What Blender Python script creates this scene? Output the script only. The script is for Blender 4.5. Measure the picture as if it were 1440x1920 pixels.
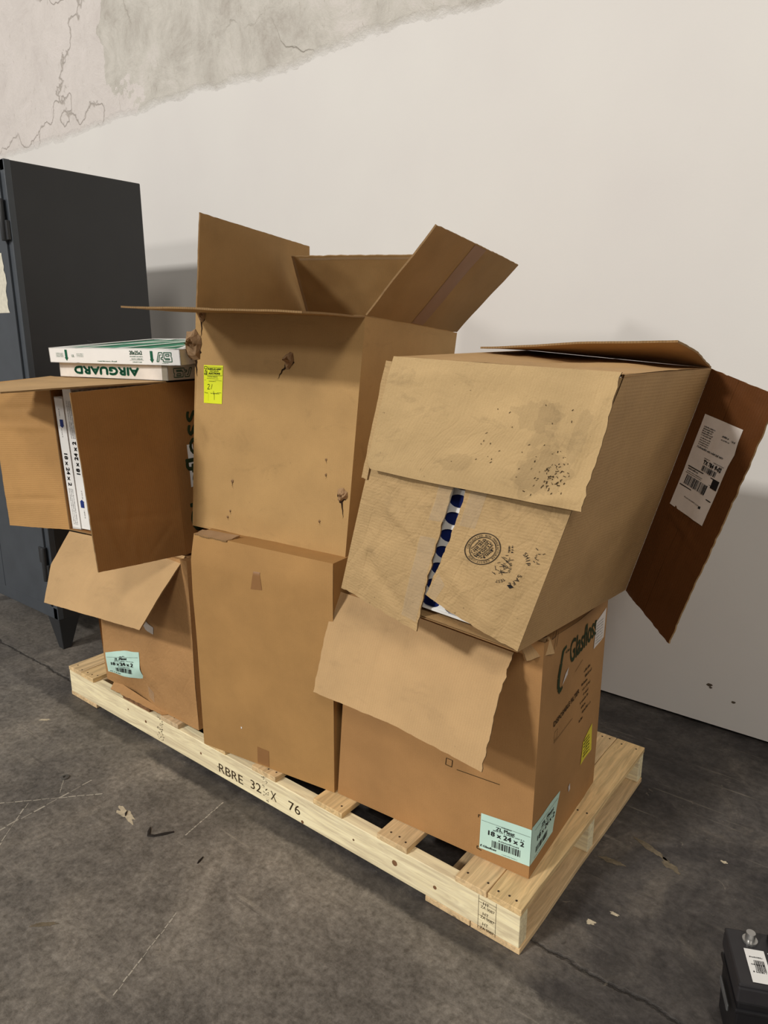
import bpy, math, random
from mathutils import Vector, noise, Matrix
V = Vector
random.seed(7)
S = bpy.context.scene
COL = S.collection
for o in list(bpy.data.objects):
    bpy.data.objects.remove(o, do_unlink=True)

# ------------------------------------------------------------------ camera
YAW, PITCH, ROLL = -.6655, .2474, .0005
cf = V((math.sin(YAW)*math.cos(PITCH), math.cos(YAW)*math.cos(PITCH), -math.sin(PITCH)))
cr = V((math.cos(YAW), -math.sin(YAW), 0)); cu = cr.cross(cf)
cr, cu = math.cos(ROLL)*cr+math.sin(ROLL)*cu, -math.sin(ROLL)*cr+math.cos(ROLL)*cu
cd = bpy.data.cameras.new('camera'); cam = bpy.data.objects.new('camera', cd); COL.objects.link(cam)
cd.sensor_fit = 'VERTICAL'; cd.sensor_height = 24; cd.lens = 1326.7/1920*24; cd.clip_start = .05
M = Matrix((cr, cu, -cf)).transposed().to_4x4(); M.translation = (2.4946, -1.2124, 1.3618)
cam.matrix_world = M
S.camera = cam

# ------------------------------------------------------------------ light and exposure
S.view_settings.view_transform = 'Standard'; S.view_settings.look = 'None'
S.view_settings.gamma = 1; S.view_settings.use_curve_mapping = False
S.view_settings.exposure = 0.07
W = bpy.data.worlds.new('world'); S.world = W; W.use_nodes = True
bg = W.node_tree.nodes['Background']; bg.inputs[0].default_value = (1, .95, .88, 1); bg.inputs[1].default_value = .20
# the hall is darker towards the right (+x), brighter towards the lamps on the left
wn = W.node_tree; wt = wn.nodes.new('ShaderNodeTexCoord'); wx = wn.nodes.new('ShaderNodeSeparateXYZ'); wn.links.new(wt.outputs['Generated'], wx.inputs[0])
wm = wn.nodes.new('ShaderNodeMapRange'); wn.links.new(wx.outputs['X'], wm.inputs[0])
for i_, v_ in ((1, -1), (2, 1), (3, .34), (4, .17)): wm.inputs[i_].default_value = v_
wn.links.new(wm.outputs[0], bg.inputs[1])
def area(name, loc, tgt, sx, sy, power, col):
    l = bpy.data.lights.new(name, 'AREA'); l.shape = 'RECTANGLE'; l.size = sx; l.size_y = sy; l.energy = power; l.color = col
    o = bpy.data.objects.new(name, l); COL.objects.link(o); o.location = loc
    o.rotation_euler = (V(tgt)-V(loc)).to_track_quat('-Z', 'Y').to_euler(); return o
area('high_bay_light', (-1.9, -10.6, 8.0), (.8, .2, .8), 1.3, .8, 860, (1, .985, .95))
area('high_bay_light', (-5.5, -19.5, 8.0), (.8, .2, .8), 1.6, 1.6, 650, (1, .975, .93))
area('high_bay_light', (7.5, -7.0, 8.0), (1.2, .3, .9), 1.8, 1.8, 300, (1, .955, .88))

# ------------------------------------------------------------------ materials
def lin(c):
    return tuple(((x/255)/12.92 if x/255 <= .04045 else ((x/255+.055)/1.055)**2.4) for x in c)
def newmat(name):
    m = bpy.data.materials.new(name); m.use_nodes = True; nt = m.node_tree
    return m, nt, nt.nodes['Principled BSDF']
def N(nt, t, **kw):
    n = nt.nodes.new(t)
    for k, v in kw.items():
        if k in n.inputs.keys(): n.inputs[k].default_value = v
        else: setattr(n, k, v)
    return n
def ramp(nt, src, stops):
    r = nt.nodes.new('ShaderNodeValToRGB'); e = r.color_ramp.elements
    while len(e) < len(stops): e.new(.5)
    for i, (p, c) in enumerate(stops):
        e[i].position = p; e[i].color = (c, c, c, 1) if isinstance(c, (int, float)) else (*c, 1)
    nt.links.new(src, r.inputs[0]); return r
def mixc(nt, fac, a, b, mode='MIX'):
    m = nt.nodes.new('ShaderNodeMix'); m.data_type = 'RGBA'; m.blend_type = mode
    for s, i in ((fac, 0), (a, 6), (b, 7)):
        if hasattr(s, 'is_linked') or isinstance(s, bpy.types.NodeSocket): nt.links.new(s, m.inputs[i])
        elif i == 0: m.inputs[0].default_value = s
        else: m.inputs[i].default_value = (*s, 1)
    return m.outputs[2]
def math_(nt, op, a, b=None, c=None):
    m = nt.nodes.new('ShaderNodeMath'); m.operation = op; m.use_clamp = False
    for i, s in enumerate((a, b, c)):
        if s is None: continue
        if isinstance(s, bpy.types.NodeSocket): nt.links.new(s, m.inputs[i])
        else: m.inputs[i].default_value = s
    return m.outputs[0]
def noise_(nt, vec, scale, detail=4, rough=.55, dist=0.):
    n = N(nt, 'ShaderNodeTexNoise', Scale=scale, Detail=detail, Roughness=rough, Distortion=dist)
    if vec is not None: nt.links.new(vec, n.inputs['Vector'])
    return n.outputs['Fac']
def mapping(nt, src, scale=(1, 1, 1), rot=(0, 0, 0), loc=(0, 0, 0)):
    m = N(nt, 'ShaderNodeMapping'); m.inputs['Scale'].default_value = scale; m.inputs['Rotation'].default_value = rot; m.inputs['Location'].default_value = loc
    nt.links.new(src, m.inputs['Vector']); return m.outputs[0]
def bump(nt, h, strength, dist, b):
    n = N(nt, 'ShaderNodeBump', Strength=strength, Distance=dist); nt.links.new(h, n.inputs['Height']); nt.links.new(n.outputs[0], b.inputs['Normal']); return n

def cardboard(name, rgb, seed=0, flute=0, dirt=.35, crumple=0., fl_amt=.05, rough=.75):
    m, nt, b = newmat(name)
    uv = mapping(nt, N(nt, 'ShaderNodeTexCoord').outputs['UV'], loc=(seed*3.1, seed*1.7, 0))
    c = lin(rgb)
    big = noise_(nt, uv, 5, 4, .6)
    col = mixc(nt, ramp(nt, big, [(.3, 0), (.72, 1)]).outputs[0], tuple(x*.88 for x in c), tuple(min(1, x*1.10) for x in c))
    fib = noise_(nt, mapping(nt, uv, (1, 1, 1)), 420, 3, .7)
    col = mixc(nt, .20, col, ramp(nt, fib, [(.3, .25), (.7, .78)]).outputs[0], 'SOFT_LIGHT')
    w = N(nt, 'ShaderNodeTexWave', Scale=46, Distortion=1.2, Detail=2); w.bands_direction = 'X' if not flute else 'Y'
    w.inputs['Detail Scale'].default_value = 3
    nt.links.new(uv, w.inputs['Vector'])
    col = mixc(nt, fl_amt*.45, col, w.outputs['Color'], 'MULTIPLY')
    # scuffed grime with a shape of its own
    g = noise_(nt, mapping(nt, uv, (1, 1.6, 1), loc=(5, 2, 0)), 9, 9, .72, .6)
    gm = ramp(nt, g, [(.56, 0), (.74, dirt)])
    col = mixc(nt, gm.outputs[0], col, tuple(x*.45 for x in c))
    sp = noise_(nt, mapping(nt, uv, loc=(2, 8, 0)), 95, 2, .5)
    col = mixc(nt, ramp(nt, sp, [(.735, 0), (.76, dirt)]).outputs[0], col, tuple(x*.25 for x in c))
    nt.links.new(col, b.inputs['Base Color']); b.inputs['Roughness'].default_value = rough
    b.inputs['Specular IOR Level'].default_value = .25
    h = math_(nt, 'ADD', math_(nt, 'MULTIPLY', w.outputs['Fac'], .08+fl_amt*.8), math_(nt, 'MULTIPLY', fib, .25))
    if crumple:
        cr_ = noise_(nt, mapping(nt, uv, (1.3, 1, 1), (0, 0, .5)), 26, 6, .62, 1.2)
        cr2 = N(nt, 'ShaderNodeTexVoronoi', feature='DISTANCE_TO_EDGE', Scale=11.); nt.links.new(mapping(nt, uv, (1.7, 1, 1), (0, 0, -.6)), cr2.inputs['Vector'])
        h = math_(nt, 'ADD', h, math_(nt, 'MULTIPLY', cr_, crumple*4))
        h = math_(nt, 'ADD', h, math_(nt, 'MULTIPLY', ramp(nt, cr2.outputs['Distance'], [(0, 0), (.06, 1)]).outputs[0], crumple*.5))
    bump(nt, h, .55, .0012 if not crumple else .0022, b)
    return m
def plain(name, rgb, rough=.6, spec=.4, metal=0., var=.12, scale=30, bmp=0.):
    m, nt, b = newmat(name); c = lin(rgb)
    oc = N(nt, 'ShaderNodeTexCoord').outputs['Object']
    n = noise_(nt, oc, scale, 5, .6)
    col = mixc(nt, ramp(nt, n, [(.3, 0), (.7, 1)]).outputs[0], tuple(x*(1-var) for x in c), tuple(min(1, x*(1+var)) for x in c))
    nt.links.new(col, b.inputs['Base Color']); b.inputs['Roughness'].default_value = rough
    b.inputs['Specular IOR Level'].default_value = spec; b.inputs['Metallic'].default_value = metal
    if bmp: bump(nt, n, bmp, .002, b)
    return m
def wood(name, rgb, seed=0., dark=.0, axis=0):
    # pine: grain along the object's long axis (axis 0 = x, 1 = y)
    m, nt, b = newmat(name); c = lin(rgb)
    oc = N(nt, 'ShaderNodeTexCoord').outputs['Object']
    sc = (1.2, 16, 16) if axis == 0 else (16, 1.2, 16)
    mp = mapping(nt, oc, sc, loc=(seed*1.3, seed*7.7, seed*2.1))
    n = noise_(nt, mp, 3.2, 5, .6, 1.4)
    col = mixc(nt, ramp(nt, n, [(.38, 0), (.62, 1)]).outputs[0], tuple(x*.74 for x in c), tuple(min(1, x*1.08) for x in c))
    fine = noise_(nt, mp, 22, 3, .6)
    col = mixc(nt, .25, col, ramp(nt, fine, [(.3, .3), (.7, .75)]).outputs[0], 'SOFT_LIGHT')
    v = N(nt, 'ShaderNodeTexVoronoi', Scale=5.0); nt.links.new(mapping(nt, oc, (.8, 2.2, 2.2) if axis == 0 else (2.2, .8, 2.2), loc=(seed*3.3, seed, seed*1.9)), v.inputs['Vector'])
    kn = ramp(nt, v.outputs['Distance'], [(.05, 1), (.085, 0)])
    col = mixc(nt, kn.outputs[0], col, tuple(x*.32 for x in c))
    st = noise_(nt, mapping(nt, oc, loc=(seed*5+2, 3, 0)), 5, 6, .7)
    col = mixc(nt, ramp(nt, st, [(.6, 0), (.75, .45+dark)]).outputs[0], col, tuple(x*.5 for x in c))
    nt.links.new(col, b.inputs['Base Color']); b.inputs['Roughness'].default_value = .65; b.inputs['Specular IOR Level'].default_value = .3
    bump(nt, math_(nt, 'ADD', n, math_(nt, 'MULTIPLY', fine, .5)), .4, .0015, b)
    return m

M_edge = cardboard('corrugated_edge', (150, 118, 78), 9, 0, .6, 0, .55)
M_mt = cardboard('kraft_board_tan', (184, 147, 96), 1, 0, .30, .0, .03)
M_mti = cardboard('kraft_board_inside', (168, 133, 86), 2, 0, .12, 0, .05)
M_ml = cardboard('kraft_board_smooth', (172, 131, 80), 3, 0, .10, 0, .03)
M_rl = cardboard('kraft_board_brown', (170, 127, 80), 4, 0, .12, 0, .03)
M_flap = cardboard('kraft_flap_inside', (192, 157, 112), 5, 0, .25, 0, .10)
M_rt = cardboard('kraft_board_worn', (190, 158, 112), 6, 1, .5, .9, .08)
M_rtt = cardboard('kraft_board_pale', (196, 165, 118), 7, 0, .6, .35, .04)
M_rts = cardboard('kraft_board_side', (190, 152, 104), 8, 1, .15, .25, .06)
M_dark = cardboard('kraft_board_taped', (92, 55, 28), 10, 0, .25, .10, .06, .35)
M_ul = cardboard('kraft_board_red', (154, 109, 62), 11, 0, .15, .05, .05)
M_ulf = cardboard('kraft_board_orange', (190, 145, 90), 12, 1, .15, .12, .16)
M_ll = cardboard('kraft_board_crushed', (178, 135, 88), 13, 0, .3, .6, .05)
M_tear = cardboard('torn_liner', (160, 128, 94), 14, 0, .7, .3, .0)
M_hole = plain('dark_hole', (45, 32, 22), .9, .1)
M_tape = plain('packing_tape', (146, 104, 62), .4, .5, 0, .06, 12)
M_tapew = plain('clear_tape', (198, 174, 138), .25, .6, 0, .08, 40, .3)
M_wood = [wood('pine_%s' % n, c, i*1.7, 0, a) for i, (n, c, a) in enumerate([('pale', (252, 232, 190), 0), ('board', (228, 196, 148), 1), ('gold', (232, 198, 144), 1), ('grey', (204, 178, 140), 1), ('under', (224, 192, 146), 1)])]
M_bark = plain('bark', (120, 88, 62), .95, .1, 0, .5, 40, .8)
M_nail = plain('nail_head', (70, 55, 45), .6, .4, .4)
def clear(name, rgb, alpha):
    m = plain(name, rgb, .22, .6, 0, .1, 40, .5); m.node_tree.nodes['Principled BSDF'].inputs['Alpha'].default_value = alpha; return m
M_tapew = clear('clear_tape', (214, 200, 176), .20); M_tapef = plain('white_tape', (206, 196, 186), .4)
M_inkb = plain('black_ink', (38, 36, 36), .7, .1, 0, .2, 60)
M_inkg = plain('green_ink', (22, 92, 66), .6, .2, 0, .1, 60)
M_inkd = plain('dark_green_ink', (48, 58, 36), .7, .1, 0, .2, 60)
M_inkbr = plain('brown_ink', (62, 48, 30), .75, .1, 0, .3, 90)
M_inkblue = plain('blue_ink', (34, 54, 120), .6, .2, 0, .1, 60)
M_inkgrey = plain('grey_ink', (120, 118, 118), .7, .1, 0, .2, 60)
M_inkfaint = plain('faint_ink', (170, 170, 168), .7, .1, 0, .1, 60)
M_mint = plain('mint_label', (198, 230, 216), .45, .4, 0, .03, 20)
M_yel = plain('yellow_sticker', (232, 240, 40), .5, .3, 0, .02, 20)
M_white = plain('white_board', (238, 236, 232), .55, .35, 0, .03, 12)
M_whited = plain('scuffed_white_board', (226, 218, 208), .6, .3, 0, .12, 16)
M_paper = plain('label_paper', (214, 204, 196), .5, .3, 0, .06, 25, .2)
M_mintmedia = plain('mint_pleats', (128, 196, 172), .9, .1, 0, .15, 60, .5)
M_navy = plain('navy_pleats', (20, 34, 92), .85, .2, 0, .2, 60, .4)

# ------------------------------------------------------------------ mesh helpers
class MB:
    def __init__(s): s.v = []; s.f = []; s.uv = []; s.m = []; s.sm = []
    def face(s, pts, mi=0, uv=None, smooth=False):
        b = len(s.v); s.v += [tuple(p) for p in pts]; s.f.append(tuple(range(b, b+len(pts))))
        s.uv.append(uv or [(p[0]+p[1], p[2]) for p in pts]); s.m.append(mi); s.sm.append(smooth)
    def grid(s, fn, us, vs, mi=0, flip=False, smooth=True):
        b = len(s.v); nu = len(us)
        for v in vs:
            for u in us: s.v.append(tuple(fn(u, v)[0]))
        uvs = [[fn(u, v)[1] for u in us] for v in vs]
        for j in range(len(vs)-1):
            for i in range(nu-1):
                q = [b+j*nu+i, b+j*nu+i+1, b+(j+1)*nu+i+1, b+(j+1)*nu+i]; t = [uvs[j][i], uvs[j][i+1], uvs[j+1][i+1], uvs[j+1][i]]
                if flip: q.reverse(); t.reverse()
                s.f.append(tuple(q)); s.uv.append(t); s.m.append(mi); s.sm.append(smooth)
    def hexa(s, P, mi=0):
        # P: 8 points, bottom ring ccw then top ring ccw
        for q in ((3, 2, 1, 0), (4, 5, 6, 7), (0, 1, 5, 4), (1, 2, 6, 5), (2, 3, 7, 6), (3, 0, 4, 7)):
            s.face([P[i] for i in q], mi)
    def box(s, lo, hi, mi=0):
        x0, y0, z0 = lo; x1, y1, z1 = hi
        s.hexa([(x0, y0, z0), (x1, y0, z0), (x1, y1, z0), (x0, y1, z0), (x0, y0, z1), (x1, y0, z1), (x1, y1, z1), (x0, y1, z1)], mi)
    def obox(s, o, ax, ay, az, mi=0):
        o, ax, ay, az = V(o), V(ax), V(ay), V(az)
        s.hexa([o, o+ax, o+ax+ay, o+ay, o+az, o+ax+az, o+ax+ay+az, o+ay+az], mi)
    def cyl(s, c, ax, r, h, n=20, mi=0, r2=None):
        c, ax = V(c), V(ax).normalized(); t = ax.orthogonal().normalized(); q = ax.cross(t); r2 = r if r2 is None else r2
        A = [c+t*math.cos(a)*r+q*math.sin(a)*r for a in [2*math.pi*i/n for i in range(n)]]
        B = [c+ax*h+t*math.cos(a)*r2+q*math.sin(a)*r2 for a in [2*math.pi*i/n for i in range(n)]]
        s.face(B, mi); s.face(A[::-1], mi)
        for i in range(n): s.face([A[i], A[(i+1) % n], B[(i+1) % n], B[i]], mi, None, True)
    def build(s, name, mats, parent=None, bevel=0., weld=True):
        me = bpy.data.meshes.new(name); me.from_pydata(s.v, [], s.f); me.update()
        ul = me.uv_layers.new(name='UVMap'); k = 0
        for p, uv in zip(me.polygons, s.uv):
            for t in uv: ul.data[k].uv = t; k += 1
        for p, mi, sm in zip(me.polygons, s.m, s.sm): p.material_index = mi; p.use_smooth = sm
        for m in (mats if isinstance(mats, (list, tuple)) else [mats]): me.materials.append(m)
        o = bpy.data.objects.new(name, me); COL.objects.link(o)
        if bevel:
            import bmesh
            bm = bmesh.new(); bm.from_mesh(me); bmesh.ops.remove_doubles(bm, verts=bm.verts, dist=1e-5); bm.to_mesh(me); bm.free()
            md = o.modifiers.new('bevel', 'BEVEL'); md.width = bevel; md.segments = 2; md.limit_method = 'ANGLE'; md.angle_limit = .6
        return o
_real_build = MB.build
def _build(s, name, mats, parent=None, bevel=0., weld=True):
    o = _real_build(s, name, mats, None, bevel, weld)
    if parent is not None:
        o.parent = parent
        # geometry is written in world metres; only the root empty carries an offset
        if parent.parent is None: o.matrix_parent_inverse = Matrix.Translation(-V(parent.location))
    return o
MB.build = _build
def thing(name, label, cat, loc, group=None):
    o = bpy.data.objects.new(name, None); COL.objects.link(o); o.location = loc; o.empty_display_size = .05
    o['label'] = label; o['category'] = cat
    if group: o['group'] = group
    return o
def tag(o, label, cat, group=None):
    o['label'] = label; o['category'] = cat
    if group: o['group'] = group
    return o

class Surf:
    """bilinear patches over rows of control points (rows bottom to top, points left to right), measured in metres"""
    def __init__(s, rows, disp=None):
        s.R = [[V(p) for p in r] for r in rows]
        m = s.R[len(s.R)//2]
        cu_ = [0.]
        for i in range(1, len(m)): cu_.append(cu_[-1]+sum((r[i]-r[i-1]).length for r in s.R)/len(s.R))
        cv_ = [0.]; nc = len(m)
        for j in range(1, len(s.R)): cv_.append(cv_[-1]+sum((s.R[j][i]-s.R[j-1][i]).length for i in range(nc))/nc)
        s.cu, s.cv, s.lu, s.lv, s.disp = cu_, cv_, cu_[-1], cv_[-1], disp
        a = s.R[0][-1]-s.R[0][0]; b = s.R[-1][0]-s.R[0][0]; c = s.R[-1][-1]-s.R[-1][0]; d = s.R[-1][-1]-s.R[0][-1]
        s.n = (a+c).cross(b+d).normalized()
    def loc(s, c, x):
        i = 0
        while i < len(c)-2 and x > c[i+1]: i += 1
        return i, (x-c[i])/(c[i+1]-c[i])
    def __call__(s, u, v, off=0.):
        i, a = s.loc(s.cu, u); j, b = s.loc(s.cv, v); R = s.R
        p = (R[j][i]*(1-a)+R[j][i+1]*a)*(1-b)+(R[j+1][i]*(1-a)+R[j+1][i+1]*a)*b
        d = s.disp(u, v) if s.disp else 0.
        return p+s.n*(d+off)
def lin_(a, b, n): return [a+(b-a)*i/n for i in range(n+1)]
def grains(seed, amp, freq=6., creases=(), lu=1, lv=1, pin=True, bulge=0.):
    """gentle warp of a board plus fold creases ((u0,v0),(u1,v1),depth,width)"""
    def d(u, v):
        w = 1.
        if pin:
            e = min(u, lu-u, v, lv-v); w = max(0., min(1., e/.05))
        r = amp*noise.noise(V((u*freq+seed*7.3, v*freq+seed*3.1, seed)))*w
        r += .35*amp*noise.noise(V((u*freq*3+seed, v*freq*3, seed+5)))*w
        if bulge: r += bulge*math.sin(math.pi*max(0, min(1, u/lu)))*math.sin(math.pi*max(0, min(1, v/lv)))
        for (a, b, dep, wd) in creases:
            ax, ay = b[0]-a[0], b[1]-a[1]; L = ax*ax+ay*ay
            t = max(0, min(1, ((u-a[0])*ax+(v-a[1])*ay)/L)); dx, dy = u-a[0]-t*ax, v-a[1]-t*ay
            q = math.exp(-(dx*dx+dy*dy)/(wd*wd)); r += dep*q*(1-.6*abs(2*t-1))
        return r
    return d
def panel(mb, sf, th=.004, res=.02, rag=(0, 0, 0, 0), rims='lrbt', mi=0, me_=1, mb_=None, seed=0, ragf=46.):
    """solid board from a surface; rag = raggedness of left, right, bottom, top edge in metres"""
    nu = max(2, int(sf.lu/res)); nv = max(2, int(sf.lv/res))
    if any(rag): nu = max(nu, int(sf.lu/.008)); nv = max(nv, int(sf.lv/.008))
    def rg(a, t, k):
        if not a: return 0.
        return a*.8*max(0., .25+.5*noise.noise(V((t*11, seed*3.7+k*11, 0)))+.5*noise.noise(V((t*ragf, seed*2+k*11, 7)))+.5*abs(noise.noise(V((t*ragf*3.3, seed+k*5, 3)))))
    us = lin_(0, 1, nu); vs = lin_(0, 1, nv)
    def P(a, b, off):
        u0 = rg(rag[0], b*sf.lv, 1); u1 = sf.lu-rg(rag[1], b*sf.lv, 2); v0 = rg(rag[2], a*sf.lu, 3); v1 = sf.lv-rg(rag[3], a*sf.lu, 4)
        u = u0+(u1-u0)*a; v = v0+(v1-v0)*b
        return sf(u, v, off), (u, v)
    mb.grid(lambda a, b: P(a, b, 0), us, vs, mi)
    mb.grid(lambda a, b: P(a, b, -th), us, vs, mi if mb_ is None else mb_, flip=True)
    def rim(pts):
        for (p, q, i) in pts:
            A, ta = P(*p, 0); B, tb = P(*q, 0); C_, tc = P(*q, -th); D, td = P(*p, -th)
            mb.face([B, A, D, C_], me_, [(tb[0], tb[1]), ta, (ta[0], ta[1]+th), (tb[0], tb[1]+th)])
    if 'b' in rims: rim([((us[i], 0), (us[i+1], 0), 0) for i in range(nu)])
    if 't' in rims: rim([((us[i+1], 1), (us[i], 1), 0) for i in range(nu)])
    if 'l' in rims: rim([((0, vs[i+1]), (0, vs[i]), 0) for i in range(nv)])
    if 'r' in rims: rim([((1, vs[i]), (1, vs[i+1]), 0) for i in range(nv)])
def quad(P00, P10, P01, P11, disp=None): return Surf([[P00, P10], [P01, P11]], disp)
def auto(P00, P10, P01, P11, seed, amp=.004, creases=(), pin=True, bulge=0., freq=6.):
    s = quad(P00, P10, P01, P11); s.disp = grains(seed, amp, freq, creases, s.lu, s.lv, pin, bulge); return s

# ------------------------------------------------------------------ printing
_fc = {}
def glyphs(txt):
    if txt in _fc: return _fc[txt]
    c = bpy.data.curves.new('t', 'FONT'); c.body = txt; c.size = 1; c.resolution_u = 3
    o = bpy.data.objects.new('t', c); COL.objects.link(o); bpy.context.view_layer.update()
    me = bpy.data.meshes.new_from_object(o.evaluated_get(bpy.context.evaluated_depsgraph_get()))
    vs = [(v.co.x, v.co.y) for v in me.vertices]; fs = [tuple(p.vertices) for p in me.polygons]
    bpy.data.objects.remove(o); bpy.data.curves.remove(c); bpy.data.meshes.remove(me)
    x0 = min(v[0] for v in vs); x1 = max(v[0] for v in vs)
    _fc[txt] = ([(v[0]-x0, v[1]) for v in vs], fs, x1-x0); return _fc[txt]
class Ink:
    """flat ink shapes in a local frame mapped on a surface"""
    def __init__(s, fn): s.fn = fn; s.p = []
    def poly(s, pts): s.p.append(pts)
    def rect(s, u, v, w, h, a=0.):
        ca, sa = math.cos(a), math.sin(a); s.p.append([(u+x*ca-y*sa, v+x*sa+y*ca) for x, y in ((0, 0), (w, 0), (w, h), (0, h))])
    def line(s, p, q, w=.001):
        d = V((q[0]-p[0], q[1]-p[1])); L = d.length or 1e-6; n = V((-d.y, d.x))/L*w/2
        s.p.append([(p[0]-n.x, p[1]-n.y), (q[0]-n.x, q[1]-n.y), (q[0]+n.x, q[1]+n.y), (p[0]+n.x, p[1]+n.y)])
    def path(s, pts, w=.001):
        for a, b in zip(pts, pts[1:]): s.line(a, b, w)
    def text(s, t, u, v, h, a=0., w=None, al='l', bold=0., shear=0.):
        vs, fs, L = glyphs(t); sy = h/.7; sx = sy if w is None else w/L   # h = cap height, w = total width
        W_ = L*sx; ox = {'l': 0, 'c': -W_/2, 'r': -W_}[al]; ca, sa = math.cos(a), math.sin(a)
        offs = [(0, 0)] if not bold else [(-bold, 0), (bold, 0), (0, bold), (0, -bold)]
        for bx, by in offs:
            for f in fs:
                s.p.append([(u+(vs[i][0]*sx+ox+bx+shear*vs[i][1]*sy)*ca-(vs[i][1]*sy+by)*sa, v+(vs[i][0]*sx+ox+bx+shear*vs[i][1]*sy)*sa+(vs[i][1]*sy+by)*ca) for i in f])
    def ring(s, u, v, ru, rv, w, n=48):
        for i in range(n):
            a, b = 2*math.pi*i/n, 2*math.pi*(i+1)/n
            s.p.append([(u+ru*math.cos(a), v+rv*math.sin(a)), (u+(ru+w)*math.cos(a), v+(rv+w)*math.sin(a)), (u+(ru+w)*math.cos(b), v+(rv+w)*math.sin(b)), (u+ru*math.cos(b), v+rv*math.sin(b))])
    def bars(s, u, v, w, h, seed=1, n=34, a=0.):
        r = random.Random(seed); x = 0; ca, sa = math.cos(a), math.sin(a)
        while x < w:
            k = w/n*r.choice((.45, .6, 1.0, 1.3)); s.rect(u+x*ca, v+x*sa, min(k, w-x), h, a); x += k+w/n*r.choice((.5, .7, 1.0))
    def tiny(s, u, v, w, h, seed=1, a=0.):
        """a line of print too small to read: a row of little strokes"""
        r = random.Random(seed); x = 0; ca, sa = math.cos(a), math.sin(a)
        while x < w:
            k = h*r.uniform(.25, .75)
            s.rect(u+x*ca, v+x*sa, min(k, w-x), h*r.uniform(.55, 1), a); x += k+h*(.3 if r.random() > .15 else .8)
    def build(s, mat, parent, off=.0012, name='printing', sub=.03):
        mb = MB()
        for p in s.p:
            q = [s.fn(x, y, off) for x, y in p]
            mb.face(q, 0, [(x, y) for x, y in p])
        o = mb.build(name, mat, parent)
        return o
def sticker(fn, u0, v0, u1, v1, mat, parent, name='label', off=.0007, n=6, corners=None):
    """a paper rectangle lying on a surface; corners = 4 (u,v) for a skewed one"""
    c = corners or [(u0, v0), (u1, v0), (u1, v1), (u0, v1)]
    def f(a, b):
        x = (c[0][0]*(1-a)+c[1][0]*a)*(1-b)+(c[3][0]*(1-a)+c[2][0]*a)*b; y = (c[0][1]*(1-a)+c[1][1]*a)*(1-b)+(c[3][1]*(1-a)+c[2][1]*a)*b
        return fn(x, y, off), (x, y)
    mb = MB(); mb.grid(f, lin_(0, 1, n), lin_(0, 1, n), 0)
    return mb.build(name, mat, parent)
def sub(fn, o, U, V_):
    """local frame on a surface: (x,y) in units of U,V_ vectors from o"""
    return lambda x, y, off=0.: fn(o[0]+U[0]*x+V_[0]*y, o[1]+U[1]*x+V_[1]*y, off)

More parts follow.
